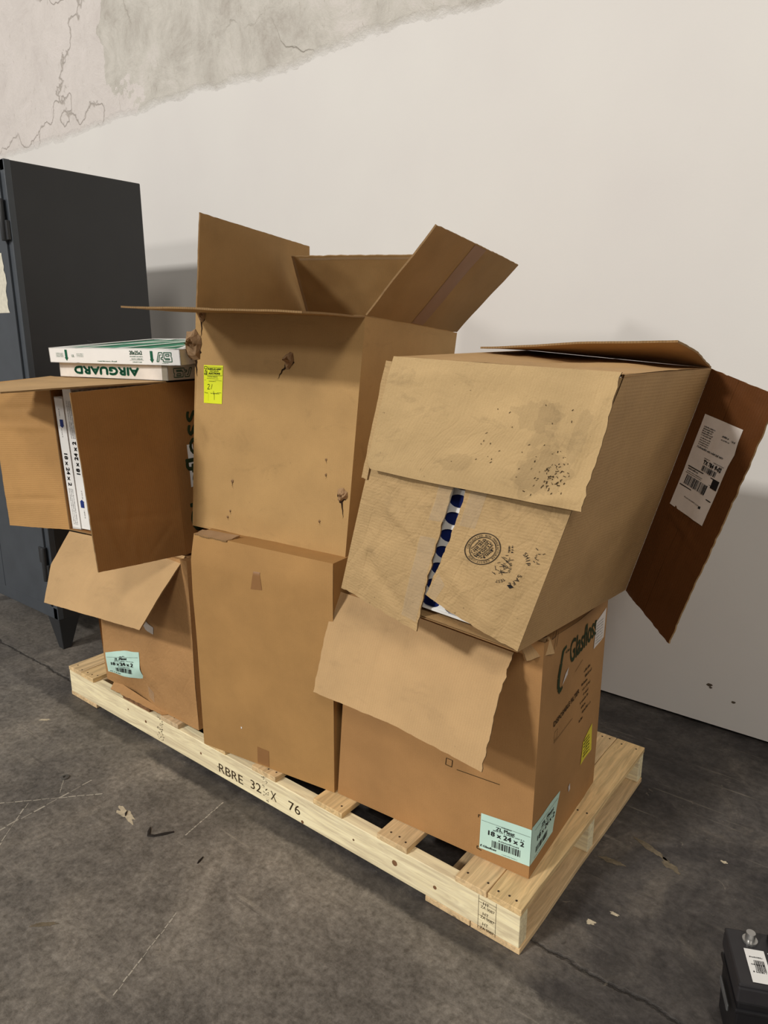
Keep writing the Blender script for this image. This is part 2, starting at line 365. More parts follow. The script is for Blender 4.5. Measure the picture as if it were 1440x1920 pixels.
# ------------------------------------------------------------------ wall and floor
WY = 1.285
def wall_material():
    m, nt, b = newmat('painted_plaster'); oc = N(nt, 'ShaderNodeTexCoord').outputs['Object']
    sx = N(nt, 'ShaderNodeSeparateXYZ'); nt.links.new(oc, sx.inputs[0])
    paint = mixc(nt, ramp(nt, noise_(nt, oc, 1.6, 4, .5), [(.3, 0), (.7, 1)]).outputs[0], lin((224, 219, 214)), lin((229, 225, 219)))
    mott = noise_(nt, oc, 4.2, 12, .74, .5)
    pl = ramp(nt, mott, [(.34, lin((182, 174, 164))), (.45, lin((198, 192, 182))), (.54, lin((208, 202, 192))), (.68, lin((220, 212, 205)))]).outputs[0]
    # cool whitish patch at far left
    lf = ramp(nt, math_(nt, 'ADD', sx.outputs['X'], math_(nt, 'MULTIPLY', noise_(nt, oc, 1.7, 6, .6), 1.6)), [(0, 1), (.5, 0)])
    lf.color_ramp.elements[0].position = 0.; 
    lfm = math_(nt, 'MULTIPLY', math_(nt, 'LESS_THAN', math_(nt, 'ADD', sx.outputs['X'], math_(nt, 'MULTIPLY', noise_(nt, oc, 1.4, 7, .62), 1.5)), -.52), .6)
    pl = mixc(nt, lfm, pl, lin((228, 218, 214)))
    crk = N(nt, 'ShaderNodeTexVoronoi', feature='DISTANCE_TO_EDGE', Scale=1.1)
    dv = N(nt, 'ShaderNodeVectorMath', operation='ADD'); nt.links.new(oc, dv.inputs[0])
    nz = N(nt, 'ShaderNodeTexNoise', Scale=4., Detail=6.); nt.links.new(oc, nz.inputs['Vector'])
    sc = N(nt, 'ShaderNodeVectorMath', operation='SCALE'); nt.links.new(nz.outputs['Color'], sc.inputs[0]); sc.inputs['Scale'].default_value = .35
    nt.links.new(sc.outputs[0], dv.inputs[1]); nt.links.new(dv.outputs[0], crk.inputs['Vector'])
    gate = ramp(nt, noise_(nt, oc, 1.3, 3), [(.5, 0), (.58, 1)]).outputs[0]
    ck = math_(nt, 'MULTIPLY', ramp(nt, crk.outputs['Distance'], [(.001, 1), (.007, 0)]).outputs[0], gate)
    pl = mixc(nt, math_(nt, 'MULTIPLY', ck, .55), pl, lin((120, 108, 92)))
    scr = noise_(nt, mapping(nt, oc, (14, 1, 3), (0, .6, 0)), 5, 6, .7, 1.)
    pl = mixc(nt, ramp(nt, scr, [(.60, 0), (.70, .55)]).outputs[0], pl, lin((158, 147, 132)))
    edge = math_(nt, 'ADD', math_(nt, 'ADD', sx.outputs['Z'], math_(nt, 'MULTIPLY', math_(nt, 'SUBTRACT', noise_(nt, oc, 2.6, 9, .68), .5), .16)), math_(nt, 'MULTIPLY', math_(nt, 'SUBTRACT', noise_(nt, oc, 22, 5, .7), .5), .03))
    mask = ramp(nt, math_(nt, 'MULTIPLY', edge, .1), [(.2515, 0), (.2522, 1)]).outputs[0]
    col = mixc(nt, mask, paint, pl)
    sm = noise_(nt, mapping(nt, oc, (1, 1, 1), loc=(3, 0, 9)), 12, 4, .6)
    col = mixc(nt, ramp(nt, sm, [(.74, 0), (.82, .25)]).outputs[0], col, lin((160, 150, 140)))
    nt.links.new(col, b.inputs['Base Color']); b.inputs['Roughness'].default_value = .6; b.inputs['Specular IOR Level'].default_value = .25
    h = math_(nt, 'ADD', math_(nt, 'MULTIPLY', mask, math_(nt, 'ADD', math_(nt, 'MULTIPLY', mott, 2.2), math_(nt, 'MULTIPLY', noise_(nt, oc, 40, 5, .7), .5))), math_(nt, 'MULTIPLY', noise_(nt, oc, 130, 3), .05))
    h = math_(nt, 'SUBTRACT', math_(nt, 'ADD', h, math_(nt, 'MULTIPLY', mask, .35)), math_(nt, 'MULTIPLY', math_(nt, 'MULTIPLY', ck, mask), 1.))
    bump(nt, h, .6, .006, b)
    return m
mb = MB(); mb.box((-7, WY, .012), (7, WY+.2, 7.5))
wall = mb.build('wall_back', wall_material()); wall['kind'] = 'structure'
mb = MB(); mb.box((-7, WY+.035, -.02), (7, WY+.2, .012))
o = mb.build('wall_foot_strip', plain('wall_foot_gap', (50, 44, 38), .9)); o['kind'] = 'structure'  # dark recessed strip filling the gap at the wall foot

def floor_material():
    m, nt, b = newmat('worn_concrete'); oc = N(nt, 'ShaderNodeTexCoord').outputs['Object']
    sx = N(nt, 'ShaderNodeSeparateXYZ'); nt.links.new(oc, sx.inputs[0])
    n1 = noise_(nt, oc, 2.2, 9, .65, .5)
    slab = ramp(nt, n1, [(.30, lin((84, 80, 75))), (.45, lin((106, 100, 93))), (.56, lin((119, 112, 103))), (.70, lin((142, 133, 121)))]).outputs[0]
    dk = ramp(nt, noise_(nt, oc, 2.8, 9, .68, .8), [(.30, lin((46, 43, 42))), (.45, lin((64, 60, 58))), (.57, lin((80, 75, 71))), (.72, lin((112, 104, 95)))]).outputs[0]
    # pits and grit
    g = noise_(nt, oc, 60, 6, .75)
    g2 = noise_(nt, mapping(nt, oc, (1, 1.3, 1), (0, 0, .6), (4, 1, 0)), 13, 9, .78, .8)
    slab = mixc(nt, .8, slab, ramp(nt, g, [(.3, .15), (.7, .85)]).outputs[0], 'SOFT_LIGHT'); slab = mixc(nt, .5, slab, ramp(nt, g2, [(.34, .16), (.66, .84)]).outputs[0], 'SOFT_LIGHT')
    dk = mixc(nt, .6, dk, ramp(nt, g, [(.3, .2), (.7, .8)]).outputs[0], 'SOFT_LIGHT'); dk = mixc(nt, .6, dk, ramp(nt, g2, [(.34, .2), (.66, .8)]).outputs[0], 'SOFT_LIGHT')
    # strip seam: coated strip along the wall begins a hand's width in front of the pallet
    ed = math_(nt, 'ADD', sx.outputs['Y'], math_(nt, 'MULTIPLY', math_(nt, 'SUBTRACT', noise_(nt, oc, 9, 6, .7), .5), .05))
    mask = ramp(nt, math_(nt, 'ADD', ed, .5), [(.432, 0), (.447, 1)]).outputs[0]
    # dark strip colour gets stronger towards the right, mottled by noise
    rise_x = ramp(nt, math_(nt, 'ADD', math_(nt, 'MULTIPLY', sx.outputs['X'], .35), math_(nt, 'MULTIPLY', noise_(nt, oc, 2.1, 6, .7), .6)), [(.22, .5), (.62, 1)]).outputs[0]
    col = mixc(nt, math_(nt, 'MULTIPLY', mask, rise_x), slab, dk)
    j = math_(nt, 'ABSOLUTE', math_(nt, 'SUBTRACT', ed, .058))
    jm = ramp(nt, j, [(.002, 1), (.006, 0)]).outputs[0]
    col = mixc(nt, math_(nt, 'MULTIPLY', jm, .8), col, lin((36, 33, 31)))
    # light scrapes
    def scrape(rot, loc, lo, hi, amt, c, sc=(1.1, 26, 1), s=2.4):
        q = noise_(nt, mapping(nt, oc, sc, (0, 0, rot), loc), s, 5, .62, .3)
        gate = ramp(nt, noise_(nt, mapping(nt, oc, loc=loc), 3.3, 4, .6), [(.46, 0), (.62, 1)]).outputs[0]
        return math_(nt, 'MULTIPLY', math_(nt, 'MULTIPLY', ramp(nt, q, [(lo, 0), (hi, 1)]).outputs[0], gate), amt), c
    for args in ((-1.15, (1, 4, 0), .62, .70, .35, (172, 162, 146)), (-.5, (7, 2, 0), .64, .72, .22, (166, 156, 142)), (.9, (5, 5, 0), .66, .74, .3, (160, 150, 136)), (.35, (3, 9, 0), .62, .70, .4, (66, 60, 56))):
        a, c = scrape(*args); col = mixc(nt, a, col, lin(c))
    fl = noise_(nt, mapping(nt, oc, loc=(11, 3, 0)), 17, 6, .75, 1.5)
    col = mixc(nt, ramp(nt, fl, [(.64, 0), (.72, .5)]).outputs[0], col, lin((164, 152, 134)))
    fd = noise_(nt, mapping(nt, oc, loc=(2, 13, 0)), 26, 5, .7, 1.)
    col = mixc(nt, ramp(nt, fd, [(.65, 0), (.73, .6)]).outputs[0], col, lin((60, 52, 46)))
    nt.links.new(col, b.inputs['Base Color'])
    rr = ramp(nt, n1, [(.3, .42), (.7, .75)]).outputs[0]; nt.links.new(rr, b.inputs['Roughness']); b.inputs['Specular IOR Level'].default_value = .35
    h = math_(nt, 'ADD', math_(nt, 'MULTIPLY', g, .6), math_(nt, 'MULTIPLY', n1, 1.5)); h = math_(nt, 'SUBTRACT', h, math_(nt, 'MULTIPLY', jm, 1.2))
    bump(nt, h, .7, .004, b)
    return m
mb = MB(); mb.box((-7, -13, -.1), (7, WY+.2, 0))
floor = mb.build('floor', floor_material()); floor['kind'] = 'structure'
# shaped paint and plaster spots on the floor
def blob(name, cx, cy, rx, ry, ang, mat, seed, z=.0006, parent=None, h=0.):
    mb = MB(); n = 44; pts = []
    for i in range(n):
        a = 2*math.pi*i/n; r = 1+.55*noise.noise(V((math.cos(a)*1.6+seed*5, math.sin(a)*1.6, seed)))+.35*noise.noise(V((math.cos(a)*5, math.sin(a)*5+seed, seed+3)))
        x, y = rx*r*math.cos(a), ry*r*math.sin(a); pts.append((cx+x*math.cos(ang)-y*math.sin(ang), cy+x*math.sin(ang)+y*math.cos(ang), z+h))
    mb.face(pts, 0)
    if h:
        for i in range(n): p, q = pts[i], pts[(i+1) % n]; mb.face([(p[0], p[1], 0), (q[0], q[1], 0), q, p], 0)
    return mb.build(name, mat, parent)
M_spot = plain('pale_spatter', (196, 182, 156), .9, .1, 0, .2, 90)
M_spot2 = plain('tan_spatter', (112, 101, 84), .9, .1, 0, .25, 90)
for i, (x, y, rx, ry, a, mt_) in enumerate([(.80, -.272, .048, .013, -.1, M_spot), (2.05, .53, .045, .010, -.3, M_spot2), (2.11, .50, .03, .012, -.5, M_spot2), (1.985, .42, .028, .010, .1, M_spot2),
        (2.055, .25, .010, .005, 0, M_spot), (2.02, .19, .012, .007, .4, M_spot), (.10, -.16, .022, .006, .7, M_spot), (.62, -.83, .03, .008, .4, M_spot), (2.22, .60, .008, .005, 0, M_spot), (1.0, -.62, .03, .006, .8, M_spot2)]):
    blob('paint_spot', x, y, rx, ry, a, mt_, i+1, parent=floor)
# thin scratches across the slab
mb = MB()
for (x0, y0, x1, y1, w) in [(.59, -.78, .57, -.24, .004), (1.01, -.22, .98, -.06, .003), (.42, -.52, .66, -.26, .003), (.78, -.72, .52, -.42, .0025), (.55, -.34, .50, -.30, .0025), (1.3, -.62, 1.22, -.40, .003)]:
    k = 14
    for i in range(k):
        t0, t1 = i/k, (i+.85)/k; j0 = .004*noise.noise(V((t0*9, x0*10, 0))); 
        d = V((x1-x0, y1-y0)).normalized(); nn = V((-d.y, d.x))*w*(.5+.5*noise.noise(V((t0*20, y0*30, 1))))
        a = V((x0+(x1-x0)*t0+j0, y0+(y1-y0)*t0)); c = V((x0+(x1-x0)*t1+j0, y0+(y1-y0)*t1))
        mb.face([(a.x-nn.x, a.y-nn.y, .0005), (c.x-nn.x, c.y-nn.y, .0005), (c.x+nn.x, c.y+nn.y, .0005), (a.x+nn.x, a.y+nn.y, .0005)])
mb.build('scratch', plain('scratch_dust', (176, 168, 154), .9, .1), floor)
for (x, z, r) in [(1.995, .159, .007), (2.078, .119, .005), (2.0, .15, .004)]:
    mb = MB(); pts = []
    for i in range(14):
        a = 2*math.pi*i/14; q = r*(1+.5*noise.noise(V((math.cos(a)*2+x, math.sin(a)*2, z*9)))); pts.append((x+q*1.4*math.cos(a), WY-.0006, z+q*math.sin(a)*.8))
    mb.face(pts, 0); mb.build('scuff_mark', plain('scuff', (96, 84, 72), .9, .1), wall)

# ------------------------------------------------------------------ steel cabinet
M_cab = plain('slate_grey_steel', (44, 45, 47), .42, .45, 0, .07, 7, .05)
M_cabf = plain('blue_grey_steel', (66, 71, 77), .40, .5, .0, .10, 9, .05)
cx1, cx0, cy0, cy1, cz1 = -.40, -1.32, .176, .755, 1.993
cab = thing('metal_cabinet', 'tall dark grey steel cabinet on tapered legs against the wall', 'cabinet', (-.86, .46, 0))
mb = MB(); mb.box((cx0, cy0+.02, .145), (cx1, cy1, cz1)); mb.build('body', M_cab, cab, .004)
mb = MB()
mb.box((cx1-.034, cy0-.002, .145), (cx1+.001, cy0+.024, cz1+.001)); mb.box((cx0, cy0-.002, .145), (cx0+.034, cy0+.024, cz1+.001))
mb.box((cx0, cy0-.002, cz1-.04), (cx1, cy0+.024, cz1+.001)); mb.box((cx0, cy0-.002, .145), (cx1, cy0+.024, .20))
mb.build('front_frame', M_cabf, cab, .003)
for k, (a, b_) in enumerate(((cx0+.036, -.862), (-.858, cx1-.036))):
    mb = MB(); mb.box((a, cy0-.010, .204), (b_, cy0+.012, cz1-.043)); dr = mb.build('door', M_cabf, cab, .003)
    if k == 1:
        for z in (.40, 1.78):
            mb = MB(); mb.cyl((cx1-.030, cy0-.016, z-.075), (0, 0, 1), .012, .15, 16); mb.box((cx1-.075, cy0-.016, z+.002), (cx1-.028, cy0-.009, z+.073)); mb.box((cx1-.032, cy0-.016, z-.073), (cx1-.004, cy0-.002, z-.002)); mb.build('hinge', M_cab, dr, .002)
        def fd(u, v, off=0.): return V((u, cy0-.0105-off, v))
        mb = MB(); r_ = random.Random(4); pts = [(-.66, 1.44), (-.475, 1.44)]
        for z in lin_(1.44, 1.665, 14)[1:]: pts.append((-.478+r_.uniform(-.010, .008), z))
        pts += [(-.66, 1.67)]
        mb.face([fd(u, v, .0005) for u, v in pts]); mb.build('paper_label', plain('torn_paper', (214, 208, 190), .8, .2, 0, .12, 60), dr)
        mb = MB(); mb.box((-.80, cy0-.05, .90), (-.76, cy0-.012, 1.08)); mb.build('handle', M_cab, dr, .006)
for (x, y, sx_, sy_) in ((cx1, cy0, -1, 1), (cx0, cy0, 1, 1), (cx1, cy1, -1, -1), (cx0, cy1, 1, -1)):
    mb = MB(); t = .10; bt = .05
    mb.hexa([(x+sx_*.012, y+sy_*.012, 0), (x+sx_*bt, y+sy_*.012, 0), (x+sx_*bt, y+sy_*bt, 0), (x+sx_*.012, y+sy_*bt, 0), (x, y, .15), (x+sx_*t, y, .15), (x+sx_*t, y+sy_*t, .15), (x, y+sy_*t, .15)][::1] if sx_*sy_ > 0 else
            [(x+sx_*.012, y+sy_*.012, 0), (x+sx_*.012, y+sy_*bt, 0), (x+sx_*bt, y+sy_*bt, 0), (x+sx_*bt, y+sy_*.012, 0), (x, y, .15), (x, y+sy_*t, .15), (x+sx_*t, y+sy_*t, .15), (x+sx_*t, y, .15)])
    mb.build('leg', M_cab, cab, .003)
# scratches on the cabinet side
mb = MB(); r_ = random.Random(3)
for k in range(9):
    y = r_.uniform(.43, .66); z = 1.30+r_.uniform(-.035, .04); L = r_.uniform(.008, .04); a = r_.choice((.1, 1.3, 1.5, -.2))
    dy, dz = L*math.cos(a), L*math.sin(a); w = r_.uniform(.0008, .002)
    mb.face([(cx1+.0006, y, z), (cx1+.0006, y+dy, z+dz), (cx1+.0006, y+dy*.9, z+dz+w), (cx1+.0006, y, z+w)])
mb.build('scratch', plain('light_scratch', (110, 110, 110), .7), cab)

# ------------------------------------------------------------------ pallet
PW, PD = 1.93, .813
pal = thing('wooden_pallet', 'long pale pine pallet lying on the concrete and carrying all the boxes', 'pallet', (.965, .4, 0))
def rough_board(x0, x1, y0, y1, z0, z1, seed, jag=0.):
    mb = MB(); n = 18
    def xl(t): return x0+.0025*noise.noise(V((t*4, seed, 0)))
    def xr(t): return x1+.0025*noise.noise(V((t*4, seed, 9)))
    prev = None
    for i in range(n+1):
        t = i/n; y = y0+(y1-y0)*t; a, b_ = xl(t), xr(t)
        if jag and t < .15: a += jag*(1-t/.15)*.6
        ring = [V((a, y, z0)), V((b_, y, z0)), V((b_, y, z1)), V((a, y, z1))]
        if prev:
            for k in range(4): mb.face([prev[k], prev[(k+1) % 4], ring[(k+1) % 4], ring[k]][::-1] if False else [prev[(k+1) % 4], prev[k], ring[k], ring[(k+1) % 4]])
        else: mb.face(ring)
        prev = ring
    mb.face(prev[::-1])
    return mb
boards = [(.0, .0855), (.088, .173), (.59, .687), (.825, .923), (1.045, 1.145), (1.295, 1.40), (1.520, 1.615), (1.757, 1.8415), (1.844, 1.93)]
rn = random.Random(5)
for i, (a, b_) in enumerate(boards):
    mb = rough_board(a, b_, 0 if i not in (0, 8) else .001, PD, .105, .121, i)
    o = mb.build('deck_board', M_wood[(1, 2, 3, 2, 1, 2, 1, 1, 2)[i]], pal, .0015)
    for y in (.02, .407, .79):
        for q in (.25, .55, .8):
            if rn.random() < .85:
                m2 = MB(); m2.cyl((a+(b_-a)*q+rn.uniform(-.006, .006), y+rn.uniform(-.006, .008), .1205), (0, 0, 1), .0028, .0012, 8); m2.build('nail', M_nail, o)
# board with bark along its broken edge
mb = rough_board(.30, .52, .006, PD, .104, .119, 31, .10); mb.build('deck_board', [M_bark], pal)
for y in (0, .3875, .775):
    mb = MB(); mb.box((0.002, y+.001, .017), (PW-.002, y+.038, .1045)); st_ = mb.build('stringer', M_wood[0], pal, .002)
    if y == 0: front_stringer = st_
for (a, b_) in ((0, .088), (.09, .178), (1.672, 1.80), (1.803, 1.93)):
    mb = rough_board(a, b_, .001, PD-.001, 0.001, .0165, a*9); mb.build('base_board', M_wood[4], pal, .0015)
sf = lambda u, v, off=0.: V((u, .001-off, v))
ink = Ink(sf)
ink.text('RBRE', .888, .034, .030, 0, .112); ink.text('32', 1.035, .040, .030, 0, .046); ink.text('X', 1.122, .040, .030, 0, .024); ink.text('76', 1.196, .040, .030, 0, .046); ink.rect(.880, .047, .008, .0025)
ink.build(M_inkbr, front_stringer, .0006)
ink = Ink(sf); r_ = random.Random(8)
for (x0, x1, z0, z1, k) in ((.565, .60, .025, .112, 46), (1.085, 1.11, .02, .105, 30)):
    for q in range(k):
        x, z = r_.uniform(x0, x1), r_.uniform(z0, z1); ink.rect(x, z, r_.uniform(.002, .006), r_.uniform(.0008, .003), r_.uniform(-.5, 1.2))
ink.build(M_inkbr, front_stringer, .0006)
ink = Ink(sf); x0, x1 = 1.822, 1.868
ink.path([(x0, .012), (x0, .104)], .0008); ink.path([(x1, .012), (x1, .104)], .0008)
for z in (.094, .086, .050, .018): ink.line((x0, z), (x1, z), .0008)
for z in (.088, .060, .032): ink.text('HT', x0+.012, z-.006, .0085)
for z in (.072, .044, .014): ink.text('ZA 0087', x0+.006, z, .0075, 0, .036)
ink.build(M_inkbr, front_stringer, .0006)
# knots on the front face
for (x, z, r) in ((.395, .075, .003), (.50, .065, .005), (.80, .062, .004), (1.577, .060, .008), (1.70, .055, .005), (1.25, .024, .005), (1.44, .06, .003)):
    mb = MB(); mb.cyl((x, .0008, z), (0, -1, 0), r, .0006, 16); mb.build('knot', M_bark, front_stringer)

# ------------------------------------------------------------------ lower middle box (sealed)
def walls(parent, faces, mats, th=.004, name='body', **kw):
    mb = MB()
    for i, s_ in enumerate(faces): panel(mb, s_[0], th, .025, rims=s_[1] if len(s_) > 1 else '', mi=s_[2] if len(s_) > 2 else 0, me_=len(mats)-1, seed=i, **kw)
    return mb.build(name, mats, parent)
GB = 'cardboard boxes stacked on the pallet'
ml = thing('cardboard_box', 'upright sealed brown cardboard box mid pallet, under the tall open box', 'box', (1.09, .3, .122), GB)
a0, a1 = V((.8441, -.016, .1225)), V((1.3257, .0536, .1225)); b0, b1 = V((.8565, -.026, .737)), V((1.3385, .0480, .726)); t0, t1 = V((.853, -.008, .803)), V((1.330, .060, .791))
bk = V((-.062, .585, 0))
mlf = Surf([[a0, a1], [b0, b1], [t0, t1]]); mlf.disp = grains(3, .0035, 4, [((-.05, .617), (.533, .617), -.007, .006), ((.02, .64), (.14, .60), -.003, .01), ((.14, .64), (.17, .60), -.003, .006), ((.33, .62), (.38, .665), -.003, .008), ((0, .58), (.02, .40), .004, .03)], mlf.lu, mlf.lv)
c0, c1 = a0+bk, a1+bk*.985+V((-.02, 0, 0)); d0, d1 = t0+bk*.95+V((0, 0, -.016)), t1+bk*.95+V((-.02, 0, -.014))
walls(ml, [(mlf,), (auto(a1, c1, t1, d1, 4, .003),), (auto(c0, a0, d0, t0, 5, .003),), (auto(c1, c0, d1, d0, 6, .003),), (auto(t0, t1, d0, d1, 7, .003),), (auto(c0, c1, a0, a1, 8, .001),)], [M_ml, M_edge])
# crumpled flap strip between the two stacked boxes
s_ = Surf([[t0+V((.004, -.004, .000)), t0+V((.13, .012, -.003))], [t0+V((.0, .03, .006)), t0+V((.14, .06, .004))]], None); s_.disp = grains(12, .004, 20, pin=False)
mb = MB(); panel(mb, s_, .004, .01, (.004, .02, .008, .004), seed=3); mb.build('flap', [M_tear, M_edge], ml)
sticker(mlf, 0, 0, 0, 0, M_tape, ml, 'tape', .0008, 6, [(.216, .555), (.256, .560), (.248, .617), (.228, .616)])
sticker(mlf, 0, 0, 0, 0, M_tape, ml, 'tape', .0008, 6, [(.214, .004), (.257, .004), (.258, .058), (.216, .060)])
sticker(mlf, .157, .103, .161, .109, M_white, ml, 'fleck', .001, 2)

# ------------------------------------------------------------------ tall open box on top of it
mt = thing('cardboard_box', 'tall tan cardboard box with four open flaps and yellow sticker, topmost in the middle', 'box', (1.0, .4, .80), GB)
A0, A1, T0, T1, T2 = V((.7668, .0524, .7992)), V((1.3152, .1239, .7846)), V((.783, .1008, 1.4217)), V((1.3428, .1802, 1.4024)), V((1.2626, .7274, 1.3634))
T3 = T0+T2-T1; A2 = A1+(T2-T1)+V((0, -.02, .012)); A3 = A0+(T3-T0)+V((0, -.02, .012))
mtf = quad(A0, A1, T0, T1); mtf.disp = grains(21, .005, 4, [((.20, .0), (.21, .62), .003, .02), ((.52, .05), (.50, .6), .003, .02), ((.0, .10), (.12, .0), -.006, .02), ((.02, .02), (.5, .045), -.005, .012), ((.02, .48), (.04, .30), -.004, .02)], mtf.lu, mtf.lv)
mtr = auto(A1, A2, T1, T2, 22, .004)
walls(mt, [(mtf, 't'), (mtr, 't'), (auto(A3, A0, T3, T0, 23, .004), 't'), (auto(A2, A3, T2, T3, 24, .004), 't'), (auto(A3, A2, A0, A1, 25, .001),)], [M_mt, M_edge])
def flap(parent, P00, P10, P01, P11, mat, seed=1, amp=.004, rag=(.002, .002, .002, .002), creases=(), rows=None, th=.0045, curl=0., back=None, name='flap', freq=5., hinge='t'):
    s_ = Surf(rows) if rows else quad(P00, P10, P01, P11)
    g = grains(seed, amp, freq, creases, s_.lu, s_.lv, False)
    hd = {'t': lambda u, v: s_.lv-v, 'b': lambda u, v: v, 'l': lambda u, v: u, 'r': lambda u, v: s_.lu-u}[hinge]
    s_.disp = lambda u, v: g(u, v)*max(0., min(1., hd(u, v)/.05))
    mb = MB(); panel(mb, s_, th, .02, rag, seed=seed, mb_=2); o = mb.build(name, [mat, M_edge, back or mat], parent)
    return o, s_
# front flap, seen edge on
flap(mt, V((.84, -.172, 1.4285)), V((1.395, -.095, 1.408)), T0+V((0, 0, .002)), T1+V((0, 0, .002)), M_mti, 31, .003, (.003, .003, .006, 0))
flap(mt, T0+V((.001, .002, .001)), T3+V((0, 0, .001)), V((.83, .098, 1.68)), V((.728, .631, 1.647)), M_mti, 32, .004, hinge='b')
o, s_ = flap(mt, T3+V((.004, -.004, .001)), T2+V((-.004, -.004, .001)), V((.79, .48, 1.60)), V((1.35, .56, 1.575)), M_mti, 33, .005, (.002, .002, .006, .004), hinge='b')
sticker(s_, .002, .0, .012, s_.lv-.004, M_tapew, o, 'tape', .001, 12)
sticker(s_, .03, s_.lv-.014, s_.lu-.01, s_.lv-.006, M_tapew, o, 'tape', .001, 12)
o, s_ = flap(mt, T1+V((0, .004, .001)), T2+V((0, -.002, .001)), V((1.50, .252, 1.609)), V((1.43, .796, 1.562)), M_mti, 34, .004, (.002, .002, .004, .004), [((.22, 0), (.22, .29), -.002, .006)], hinge='b')
sticker(s_, .235, .004, .305, s_.lv-.004, M_tape, o, 'tape', .0008, 10)
# torn punctures
def tear(parent, fn, u, v, size, seed, tail=None, out=.03):
    mb = MB(); r_ = random.Random(seed); n = 12
    hole = [(u+size*.45*math.cos(2*math.pi*i/n)*(1+.4*r_.uniform(-1, 1)), v+size*.6*math.sin(2*math.pi*i/n)*(1+.4*r_.uniform(-1, 1))) for i in range(n)]
    mb.face([fn(x, y, .001) for x, y in hole], 1)
    # crumpled curl of torn paper
    def f(a, b_):
        t = 2*math.pi*a; rr = size*.62*b_*(1+.45*noise.noise(V((math.cos(t)*1.8, math.sin(t)*1.8, seed*3)))+.3*noise.noise(V((math.cos(t)*5, math.sin(t)*5, seed))))
        x = u+rr*math.cos(t)*.9; y = v+size*.15+rr*math.sin(t)*1.15
        h = .0015+out*(1-b_)**.6*(.5+1.2*abs(noise.noise(V((math.cos(t)*2.5, math.sin(t)*2.5+b_*5, seed+4)))))
        return fn(x, y, h), (x, y)
    mb.grid(f, lin_(0, 1, 13), lin_(0.02, 1, 4), 0, smooth=False)
    if tail:
        p, q = V((u, v, 0)), V((tail[0], tail[1], 0)); d = (q-p); nn = V((-d.y, d.x, 0)).normalized()
        for k in range(8):
            a, b_ = k/8, (k+1)/8; wa, wb = size*.14*(1-a), size*.14*(1-b_); oa, ob = nn*.006*noise.noise(V((a*5, seed, 0))), nn*.006*noise.noise(V((b_*5, seed, 0)))
            A, B = p+d*a+oa, p+d*b_+ob
            mb.face([fn(*(A-nn*wa)[:2], .0012), fn(*(B-nn*wb)[:2], .0012), fn(*(B+nn*wb)[:2], .0012), fn(*(A+nn*wa)[:2], .0012)], 1)
    return mb.build('torn_patch', [M_tear, M_hole], parent)
tear(mt, mtf, -.004, .525, .055, 1, (.010, .44), .03)
tear(mt, mtf, .337, .500, .030, 2, (.300, .452), .022)
tear(mt, mtf, .535, .165, .026, 3, (.542, .105), .015)
tear(mt, mtf, .025, .608, .022, 4, (.022, .545), .012)
tear(mt, mtf, .155, .155, .007, 5, (.157, .132), .004)
for k, (u, v) in enumerate(((.149, .067), (.140, .048), (.470, .088), (.478, .215), (.475, .255))): tear(mt, mtf, u, v, .005, 6+k, (u+.003, v-.012), .003)
# yellow sticker
L0 = sub(mtf, (.0365, .369), (.0725, .002), (-.001, .107))
st = sticker(L0, 0, 0, 1, 1, M_yel, mt, 'sticker', .0012, 8)
ink = Ink(L0)
ink.text('SURPLUS ASSET', .24, .885, .035, 0, .68, 'l', .004); ink.text('AUCTIONS', .28, .765, .045, 0, .58, 'l', .004); ink.tiny(.34, .83, .46, .022, 2); ink.tiny(.34, .86, .42, .016, 4)
ink.path([(.2, .95), (.97, .95), (.97, .735), (.2, .735), (.2, .95)], .008); ink.path([(.04, .96), (.04, .90), (.18, .90), (.18, .96), (.04, .96)], .014); ink.path([(.05, .84), (.17, .84), (.17, .75), (.05, .75), (.05, .79), (.16, .79)], .018); ink.line((.12, .84), (.12, .90), .02)
ink.tiny(.22, .69, .52, .024, 3); ink.tiny(.2, .645, .58, .016, 5); ink.line((.05, .605), (.96, .605), .006); ink.tiny(.3, .575, .36, .02, 6)
ink.line((.05, .29), (.96, .29), .008); ink.tiny(.06, .262, .2, .024, 7); ink.tiny(.4, .258, .46, .024, 8); ink.line((.29, .06), (.29, .26), .004)
ink.build(M_inkd, st, .0020)
ink = Ink(L0); ink.path([(.24, .48), (.27, .50), (.33, .50), (.34, .46), (.25, .385), (.24, .37), (.36, .375)], .014); ink.path([(.48, .505), (.43, .375)], .014); ink.path([(.55, .325), (.60, .24), (.615, .10)], .012); ink.path([(.55, .25), (.64, .27)], .01)
ink.build(M_inkd, st, .0024)

# ------------------------------------------------------------------ lower right box (round the corner of the pallet)
rl = thing('cardboard_box', 'large brown cardboard box with a mint label on its corner, right end of pallet', 'box', (1.6, .3, .122), GB)
R00, R10, R01, R11 = V((1.3345, .058, .1225)), V((1.899, .095, .1225)), V((1.347, .101, .703)), V((1.885, .135, .703))
R20, R21 = V((1.873, .545, .1225)), V((1.860, .581, .672)); R30, R31 = V((1.312, .50, .1225)), V((1.310, .54, .69))
rlf = Surf([[R00, R10], [R00.lerp(R01, .5), R10.lerp(R11, .5)], [R01, R11]]); rlf.disp = grains(41, .004, 4, (), rlf.lu, rlf.lv)
m21 = R11.lerp(R21, .5)+V((0, 0, -.010))
rlr = Surf([[R10, R10.lerp(R20, .5), R20], [R11+V((0, 0, -.002)), m21, R21]]); rlr.disp = grains(42, .004, 4, [((.36, .0), (.40, .2), .004, .02), ((.05, .55), (.2, .50), -.004, .02)], rlr.lu, rlr.lv)
